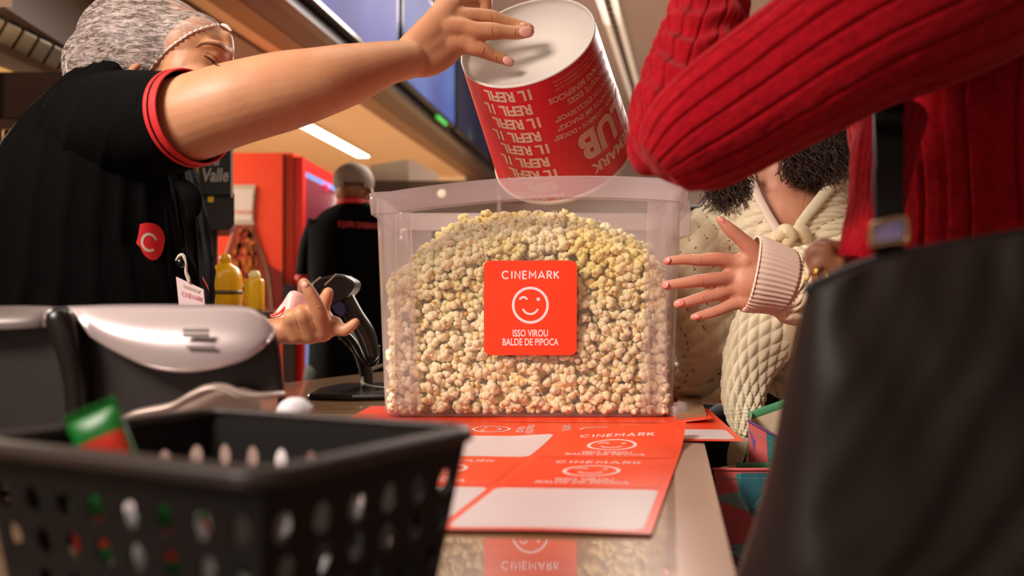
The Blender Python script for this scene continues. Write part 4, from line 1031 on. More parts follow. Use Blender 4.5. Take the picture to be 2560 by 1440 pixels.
for x, y, _ in c:
    h_ = hit(bn, x, y-2, .001)
    if h_: pz.append(h_)
rad = [S(3.2+1.6*math.sin(i*2.1), 1.3) for i in range(len(pz))]
MB().tube(pz, rad, n=8, steps=2).build('net_hem', mat('hem_white', (224, 204, 200), .6), A)
T2 = MB(); p, r = pxt((556, 62, YH-.02, 4), (566, 66, YH-.02, 5), (577, 76, YH-.02, 3)); T2.tube(p, r, n=8).build('net_tuck', mat('hem_white', (224, 204, 200), .6), A)

# polo shirt: trunk
def fold_trunk(u, s, r): x = u*2*PI*11+s*5+3.5*noise.noise(Vector((u*5, s*3, 0))); return .011*(1-abs(math.sin(x)))**2.2*(.5+noise.noise(Vector((u*6, s*4, 5))))+.006*noise.noise(Vector((u*10, s*3.5, 2)))
vs, fs = loft(pxc((10, 1500, 1.40, 300, .13), (40, 1200, 1.40, 300, .15), (100, 1000, 1.40, 320, .155), (190, 830, 1.39, 322, .15), (214, 730, 1.38, 306, .145), (226, 600, 1.37, 290, .14), (240, 500, 1.36, 262, .135), (262, 400, 1.36, 218, .13), (282, 320, 1.36, 172, .12), (300, 262, 1.36, 130, .10), (322, 226, 1.36, 96, .08), (340, 205, 1.365, 78, .07)), 150, 12, fold_trunk)
trunk = MB().add(vs, fs); 
shirt = trunk.build('polo_shirt', M_shirt, A)
def fold_slv(u, s, r):
    x = u*2*PI*3+s*34+1.6*noise.noise(Vector((u*4, s*7, 0)))
    return .010*(1-abs(math.sin(x)))**2.2*max(0, 1-s/.24)+.002*noise.noise(Vector((u*12, s*20, 3)))
vs, fs = loft(pxc((215, 400, 1.37, 150, .11), (262, 350, 1.335, 150, .105), (320, 325, 1.30, 142, .098), (380, 312, 1.27, 131, .088), (425, 304, 1.245, 124, .080), (452, 300, 1.235, 121, .077)), 120, 16, fold_slv, caps=False)
sl = MB().add(vs, fs).build('sleeve', M_shirt, A); sl.modifiers.new('s', 'SOLIDIFY').thickness = .002
def band(name, f0, f1, m, ribs=0, extra=0.0):
    a = P(452, 300, 1.235); b = P(492, 291, 1.222)
    rows = []
    for f in np.linspace(f0, f1, 5):
        q = a.lerp(b, f); rows.append((*q, S(121-4*f, 1.23)+extra+.0012*math.sin(PI*(f-f0)/(f1-f0)), .077-.003*f+extra))
    vs, fs = loft(rows, 168, 2, (lambda u, s, r: .0007*math.sin(u*2*PI*84)) if ribs else None, caps=False)
    o = MB().add(vs, fs).build(name, m, A); o.modifiers.new('s', 'SOLIDIFY').thickness = .002; return o
band('black_cuff', -.35, .28, M_shirt, 1); band('red_cuff', .28, .48, M_redtrim, 1, .0008); band('black_cuff_line', .48, .58, M_shirt); band('red_cuff', .58, .95, M_redtrim, 1, .0006)
bvS = bvh_of(shirt)
# collar and placket
p, r = pxt((350, 240, 1.28, 10), (390, 234, 1.27, 13), (440, 250, 1.28, 12)); 
MB().tube(p, r, n=10).build('collar', M_shirt, A)
for k, pts in enumerate(([(470, 440), (482, 520), (492, 640), (498, 760)], [(440, 470), (455, 560), (462, 640), (466, 700)], [(405, 470), (418, 560), (424, 660), (428, 740)])):
    ribbon('shirt_fold', bvS, pts, 7, -.001, M_shirt, A)
p, r = pxt((452, 458, 1.245, 16), (476, 486, 1.24, 26), (482, 520, 1.245, 22), (474, 545, 1.25, 10)); MB().tube(p, r, n=14, flat=.5).build('bunched_collar', M_shirt, A)
# emblem
f = Flat(); pts = [tuple(q[:2]) for q in cat([(a, b, 0) for a, b in [(350, 560), (368, 557), (388, 560), (404, 572), (412, 592), (411, 612), (405, 632), (396, 645), (384, 651), (370, 646), (358, 634), (350, 618), (341, 608), (345, 590), (350, 560)]], 4)]
f.add(pts, [tuple(range(len(pts)))], 0, 0)
cpt = Flat(); cpt.arc(0, 0, 1, .36, 28, 318, 1, 1, 40)
for vs, fs, mi, ly in cpt.items: f.add([(373+x*18+y*3, 606-y*20+x*5) for x, y in vs], fs, 1, 1)
_q = [(u, v, hit(bvS, u, v).y) for u in range(345, 411, 8) for v in range(560, 650, 10) if hit(bvS, u, v)]
_M = np.array([(1, u-378, v-604, (u-378)**2) for u, v, y in _q]); _y = np.array([y for u, v, y in _q]); _k = np.linalg.lstsq(_M, _y, rcond=None)[0]
_dy = max(0, float((_M@_k-_y).max()))+.0006
f.build('shirt_emblem', lambda u, v, l: P(u, v, float(np.dot(_k, (1, u-378, v-604, (u-378)**2)))-_dy-l), [mat('emblem_red', (206, 28, 32), .5), mat('emblem_pale', (200, 178, 158), .5)], A, maxlen=8)
f = Flat(); f.add([(503, 694), (506, 693), (519, 716), (521, 728), (512, 712)], [(0, 1, 2, 3, 4)], 0, 0); f.build('red_embroidery', lambda u, v, l: hit(bvS, u, v, .001), [mat('emblem_red', (206, 28, 32), .5)], A, maxlen=8)
# name badge
bp = hit(bvS, 478, 735, .02); YB = min(bp.y, 1.25)-.012 if bp else 1.2
o = MB().quadprism([P(x, y, YB) for x, y in ((440, 692), (508, 724), (514, 800), (450, 790))], (0, .003, 0)).build('name_badge', mat('badge_white', (214, 186, 190), .4), A, smooth=False)
f = Flat(); f.strokes('CINEMARK', .001, 0, .0062, .0007, 0, gap=.30, xs=.64)
cb = P(479, 741, YB); f.build('badge_lettering', lambda u, v, l: Vector((cb.x+u, YB-.0006-l, cb.z+v-.30*u)), [mat('badge_red', (190, 50, 66), .5)], o)
MB().quadprism([P(x, y, YB-.001) for x, y in ((458, 711), (500, 727), (498, 733), (458, 718))], (0, .001, 0)).build('badge_slot', mat('badge_slot', (170, 150, 130), .5), o, smooth=False)
p, r = pxt((441, 650, YB-.004, 3), (448, 640, YB-.006, 4), (457, 638, YB-.006, 4), (464, 655, YB-.006, 3), (465, 680, YB-.004, 4), (470, 694, YB-.002, 5), (473, 704, YB-.002, 4)); MB().tube(p, r, n=8).build('badge_clip', mat('clip_pale', (206, 190, 176), .35), o)
MB().sphere(P(452, 657, YB-.006), (S(11, YB), .006, S(13, YB))).build('badge_reel', M_blackg, o)
# trousers
mb = MB()
for k in (-.11, .13): mb.tube([(-.85+k*.3, 1.40+k, .98), (-.86, 1.42+k, .5), (-.88, 1.44+k, .06)], [.105, .08, .06], n=18)
mb.tube([(-.83, 1.40, 1.12), (-.84, 1.40, .92)], [.14, .15], n=20)
mb.build('trousers', mat('trouser_black', (16, 14, 14), .8), A)
for k in (-.11, .13): MB().sphere((-.85, 1.44+k, .045), (.13, .05, .05)).build('shoe', M_black, A)

# pink backing paper held in the lower hand
mb = MB(); n = 14; vs = []; 
tp = cat([(680, 788, 1.225), (706, 758, 1.23), (728, 728, 1.235), (760, 736, 1.24), (790, 765, 1.24), (822, 772, 1.235)], 5); bt_ = cat([(676, 792, 1.222), (715, 800, 1.222), (728, 806, 1.225), (765, 812, 1.228), (800, 800, 1.23), (818, 782, 1.232)], 5)
L = len(tp)
for j in range(7):
    f_ = j/6
    for i in range(L):
        q = tp[i]*(1-f_)+bt_[i]*f_; vs.append(P(q[0], q[1], q[2]+.006*math.sin(i*.4+f_*2)))
fs = [(j*L+i, j*L+i+1, (j+1)*L+i+1, (j+1)*L+i) for j in range(6) for i in range(L-1)]
mb.add(vs, fs); o = mb.build('backing_paper', mat('paper_pink', (244, 190, 184), .5)); o.modifiers.new('s', 'SOLIDIFY').thickness = .0006
tag(o, 'curled pink sticker backing paper held in the attendant\'s lower hand', 'paper')
c = cat([(678, 788, 1.222), (696, 784, 1.222), (712, 769, 1.228)], 6); 
MB().tube([P(*q) for q in c], [S(3, 1.22)]*len(c), n=6, steps=1).build('orange_edge', M_orange, o)
MB().quadprism([P(x, y, 1.226) for x, y in ((806, 778), (822, 768), (819, 780), (810, 785))], (0, .001, 0)).build('orange_corner', M_orange, o, smooth=False)

# ===== second attendant, back view
B_ = thing('person', 'person seen from behind in a black shirt with red collar and a hair net', 'person', (-.6, 3.25, 0))
YM = 3.2
mb = MB(); mb.sphere(P(882, 468, YM), (S(42, YM), .085, S(52, YM)))
T(mb, (884, 500, YM, 32), (885, 530, YM, 34), (886, 560, YM, 40))
T(mb, (886, 610, YM, 60), (884, 900, YM, 65), (884, 1100, YM, 70), n=20)
T(mb, (786, 590, YM, 30), (772, 700, YM, 26), (776, 780, YM+.02, 22), (830, 850, YM+.12, 20), (860, 850, YM+.2, 16)); T(mb, (990, 590, YM, 30), (1006, 700, YM, 26), (990, 800, YM+.1, 22), (960, 850, YM+.2, 16))
bodyB = blob(mb, 'body', M_skin3, B_, .007, 5)
mb = MB(); mb.sphere(P(884, 452, YM), (S(47, YM), .095, S(45, YM))); capB = mb.build('hair', mat('hair_grey_brown', (84, 66, 58), .6), B_); trim(capB, lambda p: proj(p)[1] > 466)
M_net2 = mat('net_pale', (150, 126, 112), .7, noise_amt=.25, noise_scale=30)
mb = MB(); mb.sphere(P(884, 453, YM), (S(51, YM), .10, S(46, YM)))
o = mb.build('hair_net', M_net2, B_); trim(o, lambda p: proj(p)[1] > 456+abs(proj(p)[0]-884)*.5)
for x_ in (846, 928): MB().sphere(P(x_, 486, YM-.01), (S(6, YM), .02, S(14, YM))).build('ear', M_skin3, B_)
vs, fs = loft(pxc((884, 1140, YM, 118, .13), (884, 940, YM, 112, .13), (884, 800, YM, 110, .13), (886, 680, YM, 116, .13), (888, 600, YM, 122, .125), (888, 560, YM, 118, .11), (886, 530, YM, 84, .09), (885, 510, YM, 44, .07)), 90, 10, lambda u, s, r: .007*noise.noise(Vector((u*9, s*5, 1))))
shB = MB().add(vs, fs).build('black_shirt', M_shirt, B_)
for sx, rows in ((-1, ((808, 560, 1), (784, 620, 1), (772, 690, 1))), (1, ((962, 560, 1), (988, 620, 1), (1004, 690, 1)))):
    p, r = pxt(*[(x, y, YM, w) for (x, y, _), w in zip(rows, (40, 36, 33))]); MB().tube(p, r, n=16, caps=False).build('sleeve', M_shirt, B_)
    (x1_, y1_, _), (x2_, y2_, _) = rows[1], rows[2]
    p, r = pxt((x2_, y2_-2, YM, 34), (x2_, y2_+10, YM, 34)); MB().tube(p, r, n=16, caps=False).build('red_cuff', M_redtrim, B_)
p, r = pxt((884, 500, YM, 40), (884, 513, YM, 44)); MB().tube(p, r, n=18, caps=False, flat=1.3).build('red_collar', M_redtrim, B_)
bvB = bvh_of(shB)
f = Flat(); f.text('EQUIPE CINEMARK', 0, 0, 20, 0, xs=.62, bold=.6)
f.build('back_print', lambda u, v, l: hit(bvB, 898+u, 564-v+.06*u, .003), [mat('back_print_red', (176, 34, 34), .6)], B_, maxlen=12)
mb = MB()
for k in (-.09, .09): mb.tube([(P(884, 0, YM).x+k, YM, .95), (P(884, 0, YM).x+k, YM, .5), (P(884, 0, YM).x+k, YM, .06)], [.10, .08, .06], n=14)
mb.build('trousers', mat('trouser_black', (16, 14, 14), .8), B_)

# ===== person in the cream cardigan
W = thing('person', 'person in a cream knitted cardigan with a ribbon bow, one hand open beside the bin', 'person', (.57, 1.75, 0))
YW = 1.72
mb = MB()
mb.sphere(P(1950, 330, YW+.02), (S(92, YW), .09, S(128, YW)))
T(mb, (1945, 425, YW, 62), (1948, 480, YW, 66), (1952, 540, YW, 100))
T(mb, (1960, 560, YW, 130), (1960, 700, YW, 150), (1985, 880, YW, 110), (1985, 1150, YW, 110), n=22, flat=.5)
mb.sphere(P(1960, 570, YW-.015), (S(130, YW), .075, S(110, YW)))
T(mb, (1965, 350, YW-.09, 12), (1962, 372, YW-.1, 14))
# left hand in front of the bin
YF = 1.375
T(mb, (2080, 700, YF+.10, 50), (1960, 710, YF+.02, 42), (1890, 705, YF, 46), (1868, 705, YF, 48), n=20, flat=.7)
T(mb, (1900, 700, YF, 50), (1862, 682, YF, 46), (1835, 670, YF, 27), n=18, flat=.55)
T(mb, (1900, 720, YF, 48), (1860, 728, YF, 42), (1838, 738, YF, 24), n=18, flat=.55)
T(mb, (1890, 700, YF, 40), (1855, 705, YF, 40), (1832, 706, YF, 30), n=18, flat=.55)
fing(mb, (1860, 655, YF, 26), (1832, 655, YF, 19), (1795, 648, YF-.004, 17.5), (1752, 650, YF-.006, 15), (1710, 649, YF-.008, 13), (1668, 653, YF-.008, 11))
fing(mb, (1860, 692, YF, 24), (1830, 696, YF, 19), (1795, 698, YF-.008, 17), (1750, 702, YF-.012, 16), (1705, 708, YF-.014, 13.5), (1664, 713, YF-.014, 11.5))
fing(mb, (1862, 722, YF, 22), (1832, 724, YF, 17), (1795, 736, YF-.006, 15.5), (1758, 744, YF-.008, 15), (1722, 754, YF-.01, 13), (1694, 760, YF-.01, 11.5))
fing(mb, (1868, 752, YF, 22), (1838, 758, YF, 17), (1808, 772, YF-.004, 14), (1776, 783, YF-.006, 13), (1752, 789, YF-.006, 11.5), (1734, 793, YF-.006, 9.5))
fing(mb, (1900, 650, YF, 30), (1878, 622, YF-.01, 21), (1850, 595, YF-.014, 17), (1824, 573, YF-.016, 16), (1800, 549, YF-.018, 10))
bodyW = blob(mb, 'body', M_skin2, W, .003, 6)
bvW = bvh_of(bodyW)
for x, y, a, w, h_ in ((1668, 650, 0, 18, 15), (1663, 712, -.1, 20, 17), (1701, 757, -.2, 22, 16), (1744, 790, -.2, 17, 13), (1806, 552, .75, 15, 8)): nail(W, bvW, x, y, a, w, h_, m=mat('nail_pink', (226, 138, 136), .25, coat=.4))
for pts in ([(1752, 640), (1751, 650), (1752, 659)], [(1757, 691), (1755, 702), (1757, 713)], [(1760, 734), (1758, 744), (1760, 754)]): ribbon('knuckle_crease', bvW, pts, 1.0, .0001, mat('skin_crease2', (196, 120, 92), .6), W)
# knit patterns
M_eye = mat('eyelet_tan', (140, 112, 78), .9)
def knit_mesh(vs, fs):
    mb = MB().add(vs, fs); nu = LOFT['nu']; m = []
    for i in range(LOFT['nf']):
        j, k = divmod(i, nu); s_ = LOFT['s'][j]; a = (k+.5)/nu*2*PI*max(LOFT['r'][j], .05)*56*1.25; b = s_*56*1.25
        m.append(1 if (abs(math.sin(a+b)) < .13 and math.sin(a*3.2-b*3.2) > .25 and noise.noise(Vector((a*.25, b*.25, 1))) > -.12) else 0)
    mb.m = m+[0]*(len(fs)-len(m)); return mb
def cable(u, s, r):
    a = u*2*PI*max(r, .05); k = 56.0
    p_, q = (a+s)*k, (a-s)*k
    w_ = (math.sin(p_*1.25)*math.sin(q*1.25)); return .0050*abs(w_)**.7+.0006*math.sin(s*900)*(.5+.5*(w_ > 0))+.0035*noise.noise(Vector((u*6, s*9, 4)))
vs, fs = loft(pxc((1955, 1010, YW, 110, .10), (1990, 950, YW, 130, .12), (1985, 850, YW, 152, .13), (1965, 770, YW, 200, .13), (1948, 680, YW, 232, .128), (1950, 620, YW, 228, .122), (1956, 570, YW, 208, .115), (1968, 520, YW, 180, .10), (1985, 470, YW, 145, .085), (2000, 430, YW, 118, .078), (2010, 395, YW, 90, .07)), 330, 24, cable)
cg = knit_mesh(vs, fs).build('cardigan', [M_cream, M_eye], W)
vpoly = [(1872, 380), (1878, 455), (1905, 505), (1935, 560), (1960, 600), (1982, 585), (2010, 540), (2045, 490), (2090, 440), (2120, 380)]
def inpoly(x, y, poly):
    c_ = False; j = len(poly)-1
    for i in range(len(poly)):
        if (poly[i][1] > y) != (poly[j][1] > y) and x < (poly[j][0]-poly[i][0])*(y-poly[i][1])/(poly[j][1]-poly[i][1])+poly[i][0]: c_ = not c_
        j = i
    return c_
trim(cg, lambda p: p.y < YW+.03 and inpoly(*proj(p), vpoly))
hem = [(1876, 450), (1905, 505), (1935, 560), (1960, 602)]; hem2 = [(1960, 602), (1990, 580), (2018, 540), (2055, 490), (2095, 440)]
bvC = bvh_of(cg)
def hemtube(name, pts, w, m, dy=-.005, n=10, flat=.45):
    c = cat([(x, y, 0) for x, y in pts], 6); pz = []
    for x, y, _ in c:
        for dx in (0, -8, 8, -16, 16, -26, 26):
            h_ = hit(bvC, x+dx, y+6)
            if h_: break
        if h_: pz.append(Vector((P(x, y, h_.y+dy))))
    if len(pz) > 2: return MB().tube(pz, [S(w, YW)]*len(pz), n=n, steps=2, flat=flat).build(name, m, W)
M_satin = mat('cream_ribbon', (226, 206, 170), .5, sheen=.2)
for rows, m_ in ((((1874, 430, YW-.065, 12), (1890, 480, YW-.088, 12), (1915, 528, YW-.112, 12), (1940, 570, YW-.128, 12), (1960, 604, YW-.138, 11)), mat('shirt_pale', (222, 200, 184), .6)), (((2118, 400, YW-.045, 12), (2090, 448, YW-.07, 14), (2050, 498, YW-.10, 14), (2012, 545, YW-.122, 13), (1985, 585, YW-.135, 12), (1962, 606, YW-.138, 10)), M_cream)):
    p, r = pxt(*rows); MB().tube(p, r, n=14, flat=.5).build('neck_band', m_, W)
# pendant chain
p, r = pxt((2022, 450, YW-.085, 1.1), (2010, 500, YW-.096, 1.1), (1992, 550, YW-.10, 1.1), (1978, 585, YW-.10, 1.1)); MB().tube(p, r, n=6).build('necklace', M_gold2, W)
# bow
def strap(mb, rows, flat=.3, n=12):
    p, r = pxt(*rows); return mb.tube(p, r, n=n, flat=flat)
yb_ = YW-.15
mb = MB(); strap(mb, ((1950, 590, yb_-.01, 14), (1962, 578, yb_-.014, 20), (1974, 590, yb_-.014, 18), (1968, 606, yb_-.01, 14)), .8); mb.build('bow_knot', M_satin, W)
mb = MB(); strap(mb, ((1956, 600, yb_, 9), (1940, 585, yb_, 9), (1932, 592, yb_, 9), (1936, 612, yb_-.005, 9), (1956, 616, yb_, 9), (1962, 604, yb_, 9)), 1.6); mb.build('bow_loop', M_satin, W)
mb = MB(); strap(mb, ((1972, 590, yb_, 10), (1998, 578, yb_, 20), (2014, 592, yb_+.01, 24), (2006, 620, yb_+.01, 20), (1984, 615, yb_, 12)), .5); mb.build('bow_loop', M_satin, W)
mb = MB(); strap(mb, ((1968, 606, yb_, 10), (1975, 640, yb_-.005, 15), (1978, 690, yb_-.006, 17), (1984, 740, yb_-.005, 18), (1978, 800, yb_-.004, 18), (1970, 850, yb_-.004, 17), (1962, 890, yb_, 15)), .2); mb.build('ribbon_tail', M_satin, W)
mb = MB(); strap(mb, ((1975, 606, yb_+.004, 10), (1998, 650, yb_+.005, 14), (2004, 720, yb_+.005, 16), (1996, 800, yb_+.005, 16), (1990, 860, yb_+.005, 16)), .2); mb.build('ribbon_tail', M_satin, W)
# cuff and sleeve of the near arm
def ribs(u, s, r): return .0010*math.sin(u*2*PI*46)
vs, fs = loft(pxc((1872, 683, YF, 96, .052), (1884, 685.5, YF, 97, .054), (1920, 694, YF+.004, 91, .055), (1958, 705, YF+.008, 84, .055)), 276, 6, ribs, caps=False)
# turn the cuff so its opening leans like the photograph: slide top stations
cf = MB().add(vs, fs).build('cuff', mat('cuff_knit', (230, 206, 188), .85, bump=.2, bump_scale=500), W); cf.modifiers.new('s', 'SOLIDIFY').thickness = .003
vs, fs = loft(pxc((1952, 703, YF+.01, 80, .052), (1972, 709, YF+.014, 88, .058), (2005, 716, YF+.02, 94, .064), (2060, 714, YF+.05, 100, .066), (2130, 700, YF+.12, 112, .07), (2200, 690, YF+.22, 120, .08), (2180, 640, YW-.02, 110, .085)), 240, 16, cable)
knit_mesh(vs, fs).build('sleeve', [M_cream, M_eye], W)
# far sleeve, hanging down behind the bin
vs, fs = loft(pxc((1800, 560, YW, 70, .06), (1765, 620, YW-.01, 84, .07), (1752, 700, YW-.02, 90, .075), (1758, 790, YW-.03, 88, .075), (1765, 870, YW-.04, 76, .07), (1745, 935, YW-.03, 56, .05), (1700, 955, YW, 44, .045), (1640, 950, YW+.06, 40, .04)), 240, 16, cable)
knit_mesh(vs, fs).build('sleeve', [M_cream, M_eye], W)
# hanging front panel of the cardigan
vs, fs = loft(pxc((1965, 760, YW-.13, 60, .014), (1925, 820, YW-.14, 84, .015), (1888, 880, YW-.145, 72, .016), (1866, 940, YW-.15, 58, .016), (1858, 1000, YW-.15, 50, .015), (1862, 1050, YW-.15, 40, .013), (1856, 1090, YW-.15, 26, .010), (1842, 1130, YW-.15, 22, .009), (1834, 1166, YW-.15, 16, .008)), 200, 20, lambda u, s, r: cable(u*2.2, s, .03)*(1 if s < .27 else .15))
MB().add(vs, fs).build('cardigan_hem', M_cream, W)
# pale ribbed top under the cardigan
vs, fs = loft(pxc((1985, 1110, YW-.01, 66, .11), (1985, 1000, YW-.01, 74, .11), (1985, 920, YW-.02, 70, .12), (1990, 880, YW-.02, 60, .11)), 200, 8, lambda u, s, r: .0012*math.sin(u*2*PI*60))
MB().add(vs, fs).build('undershirt', mat('top_pink', (222, 184, 184), .8), W)
vs, fs = loft(pxc((1955, 1180, YW, 150, .11), (1955, 1050, YW, 140, .11), (1955, 960, YW+.01, 130, .09)), 40, 6)
mb = MB().add(vs, fs)
for k in (-.09, .09): mb.tube([(.555+k, YW, .95), (.555+k, YW, .5), (.555+k, YW, .06)], [.10, .075, .055], n=14)
mb.build('trousers', mat('trouser_dark', (22, 15, 16), .85), W)
# curly hair
mb = MB(); rnd = random.Random(5)
def curls(cx_, cy_, rx, ry, n, Yc, L=.05):
    for k in range(n):
        a = rnd.uniform(0, 2*PI); q = math.sqrt(rnd.random()); x = cx_+rx*q*math.cos(a); y = cy_+ry*q*math.sin(a); Y = Yc+rnd.uniform(-.03, .03)
        p = P(x, y, Y); ph = rnd.uniform(0, 6); rr_ = rnd.uniform(.004, .010); d = Vector((rnd.uniform(-.5, .5), rnd.uniform(-.3, .3), -1)).normalized(); pts = []
        for j in range(9): t_ = j/8; pts.append(p+d*(L*t_)+Vector((math.cos(ph+t_*7), math.sin(ph+t_*7), 0))*rr_*(1-.3*t_))
        mb.tube(pts, [rnd.uniform(.0005, .0011)]*9, n=5, steps=2, caps=False)
curls(1825, 445, 60, 36, 420, YW-.06, .05); curls(2045, 375, 88, 42, 800, YW-.07, .05); curls(2095, 310, 50, 46, 250, YW-.05, .03)
mb.sphere(P(1820, 445, YW-.03), (S(56, YW), .035, S(50, YW))); mb.sphere(P(2040, 375, YW-.03), (S(80, YW), .04, S(52, YW))); mb.sphere(P(1950, 300, YW+.05), (S(130, YW), .09, S(140, YW)))
mb.build('hair', M_hair, W)

# ===== person in the red sweater (closest)
Rd = thing('person', 'person in a ribbed dark red sweater reaching over the bin, closest on the right', 'person', (.52, .8, 0))
mb = MB()
T(mb, (2200, 540, .905, 34), (2150, 612, .89, 34), (2092, 640, .885, 40), (2050, 644, .885, 34), n=18, flat=.8)
fing(mb, (2060, 630, .87, 26), (2035, 625, .872, 19), (2022, 640, .874, 15), (2028, 664, .874, 13))
fing(mb, (2066, 650, .868, 22), (2044, 662, .868, 16), (2036, 684, .87, 13), (2040, 704, .87, 11))
fing(mb, (2080, 665, .866, 18), (2060, 686, .866, 13), (2056, 704, .868, 11))
fing(mb, (2100, 660, .864, 18), (2082, 690, .864, 12), (2078, 706, .866, 10))
fing(mb, (2085, 620, .88, 20), (2060, 608, .885, 15), (2040, 612, .89, 12))
T(mb, (2470, -250, 1.04, 90), (2500, 0, 1.04, 150), (2480, 300, 1.04, 200), (2480, 800, 1.04, 200), (2480, 1300, 1.04, 200), n=22, flat=.6)
YHd = 1.02; mb.sphere(P(2440, -480, YHd), (.085, .075, .115)); T(mb, (2450, -330, 1.02, 110), (2480, -120, 1.04, 130)); T(mb, (2480, -60, 1.0, 90), (2300, 10, .80, 120), (1900, 240, .84, 90), (1700, 370, .87, 70), (1700, 250, .94, 60), (1766, 50, 1.0, 56), (1790, -200, 1.12, 50), n=18); 
mb.sphere(P(2440, -480, YHd)+Vector((-.085, 0, -.01)), (.018, .014, .02))
T(mb, (1790, -200, 1.12, 70), (1700, -330, 1.2, 55), n=14)
handc = P(1700, -330, 1.2)
for k in range(4): mb.tube([handc+Vector((-.01, 0, .0)), handc+Vector((-.045, -.03+.02*k, .02)), handc+Vector((-.085, -.035+.024*k, -.01))], [.012, .009, .007], n=10)
mb.tube([handc, handc+Vector((-.02, .04, -.03))], [.012, .008], n=10)
bodyR = blob(mb, 'body', M_skin3, Rd, .0035, 5)
for x, y in ((2052, 683), (2028, 700)):
    p = P(x, y, .862); bm = bmesh.new(); bmesh.ops.create_circle
    MB().tube([p+Vector((.006*math.cos(a), -.002, .006*math.sin(a))) for a in np.linspace(0, 2*PI, 13)], [.0014]*13, n=8, steps=2, caps=False).build('ring', M_gold2, Rd)
def knit(nr, depth):
    def d(u, s, r):
        g = abs(((u*nr) % 1)-.5)*2            # groove where g -> 1
        gr = -depth*max(0, (g-.74)/.26)**1.5
        return gr+.0035*noise.noise(Vector((u*8, s*9, 2)))+.0010*noise.noise(Vector((u*60, s*60, 2)))
    return d
def elbowed(u, s, r):
    b = knit(17, .0055)(u, s, r)
    w = math.exp(-((s-.165)/.10)**2)*max(0, math.cos((u-.62)*2*PI))
    return b+.010*w*math.sin(s*150+3*noise.noise(Vector((u*6, s*20, 1))))*(.6+.4*noise.noise(Vector((u*14, s*12, 9))))
# upper arm (front, long diagonal)
vs, fs = loft(pxc((1640, 424, .872, 20, .008), (1648, 416, .872, 66, .036), (1664, 402, .87, 100, .048), (1710, 366, .865, 134, .058), (1800, 306, .855, 158, .060), (1950, 206, .835, 176, .064), (2120, 100, .80, 196, .066), (2300, 10, .80, 222, .075), (2420, -60, .85, 240, .09), (2520, -130, .98, 240, .10)), 380, 26, knit(19, .0052))
up = MB().add(vs, fs).build('sleeve', M_sweater, Rd)
# forearm going up and away, gathered at the elbow
vs, fs = loft(pxc((1676, 414, .90, 50, .03), (1668, 380, .905, 84, .044), (1678, 320, .92, 104, .050), (1700, 250, .94, 108, .052), (1732, 150, .97, 104, .052), (1766, 50, 1.0, 98, .050), (1790, -60, 1.04, 86, .048), (1796, -170, 1.1, 66, .04)), 300, 26, lambda u, s, r: knit(14, .004)(u, s, r)+.0045*math.sin(s*135+7*noise.noise(Vector((u*5, s*8, 1))))*max(0, min(1, 1.4-s/.28)))
MB().add(vs, fs).build('sleeve', M_sweater, Rd)
mb = MB()
vs, fs = loft(pxc((2470, 1400, 1.06, 330, .17), (2470, 1000, 1.06, 330, .17), (2460, 700, 1.06, 310, .165), (2460, 560, 1.06, 300, .16), (2458, 430, 1.06, 300, .155), (2462, 300, 1.06, 326, .16), (2480, 100, 1.06, 300, .16), (2500, -60, 1.05, 230, .15), (2480, -200, 1.04, 140, .11), (2470, -270, 1.04, 110, .09)), 300, 18, knit(40, .005))
MB().add(vs, fs).build('sweater', M_sweater, Rd)
# lower sleeve of the other arm
vs, fs = loft(pxc((2230, 300, .93, 80, .04), (2205, 400, .91, 70, .038), (2190, 500, .90, 62, .036), (2172, 580, .885, 60, .036), (2150, 640, .87, 50, .034), (2140, 662, .868, 46, .032)), 150, 12, knit(26, .003))
MB().add(vs, fs).build('sleeve', M_sweater, Rd)
mb = MB()
for k in (-.09, .05): mb.tube([(.66, 1.02+k, .98), (.61, 1.03+k, .5), (.62, 1.04+k, .06)], [.11, .08, .06], n=16)
mb.build('trousers', mat('trouser_dark', (22, 15, 16), .85), Rd)
mb = MB(); mb.sphere(P(2440, -480, 1.02)+Vector((.02, 0, .02)), (.095, .09, .115)); mb.sphere(P(2440, -480, 1.02)+Vector((.05, 0, -.06)), (.06, .085, .11)); mb.build('hair', M_hair, Rd)

# black shoulder bag
bg = thing('shoulder_bag', 'large black leather bag hanging in the right foreground', 'bag', P(2300, 1400, .56))
def bag_pt(x, y, Y): return P(x, y, Y)
outl = [(1800, 1640), (1845, 1460), (1885, 1330), (1925, 1180), (1958, 1000), (1985, 860), (2018, 740), (2060, 700), (2120, 664), (2180, 640), (2300, 622), (2450, 602), (2620, 586), (2760, 600), (2840, 800), (2880, 1200), (2900, 1640)]
bm = bmesh.new(); NXb, NYb = 60, 60; rows_l = cat([(1780, 1660), (1848, 1450), (1886, 1330), (1926, 1180), (1958, 1000), (1986, 860), (2016, 726)], 12); rows_r = cat([(2920, 1660), (2910, 1450), (2900, 1330), (2890, 1180), (2880, 1000), (2860, 860), (2820, 560)], 12)
L = len(rows_l); gv = {}
for s_ in (0, 1):
    for j in range(L):
        for i in range(NXb+1):
            u = i/NXb; xl, yl = rows_l[j]; xr, yr = rows_r[j]
            x = xl*(1-u)+xr*u; y = yl*(1-u)+yr*u
            f = j/(L-1)
            y += -(46*f**3)*math.sin(min(1, u*3.2)*PI/2)+26*f**3*(u)            # rounded top corner
            edge_ = (1-abs(2*u-1)**6)**.5; th = (.06*(1-.78*f**2)+.006)*edge_
            wv = .013*noise.noise(Vector((u*5+f*1.5, f*2.2, 3)))+.006*noise.noise(Vector((u*9-f*5, f*3, 8)))
            p = P(x, y, .60); p.y += (-th+wv*edge_) if s_ == 0 else th*.8; gv[(s_, j, i)] = bm.verts.new(p)
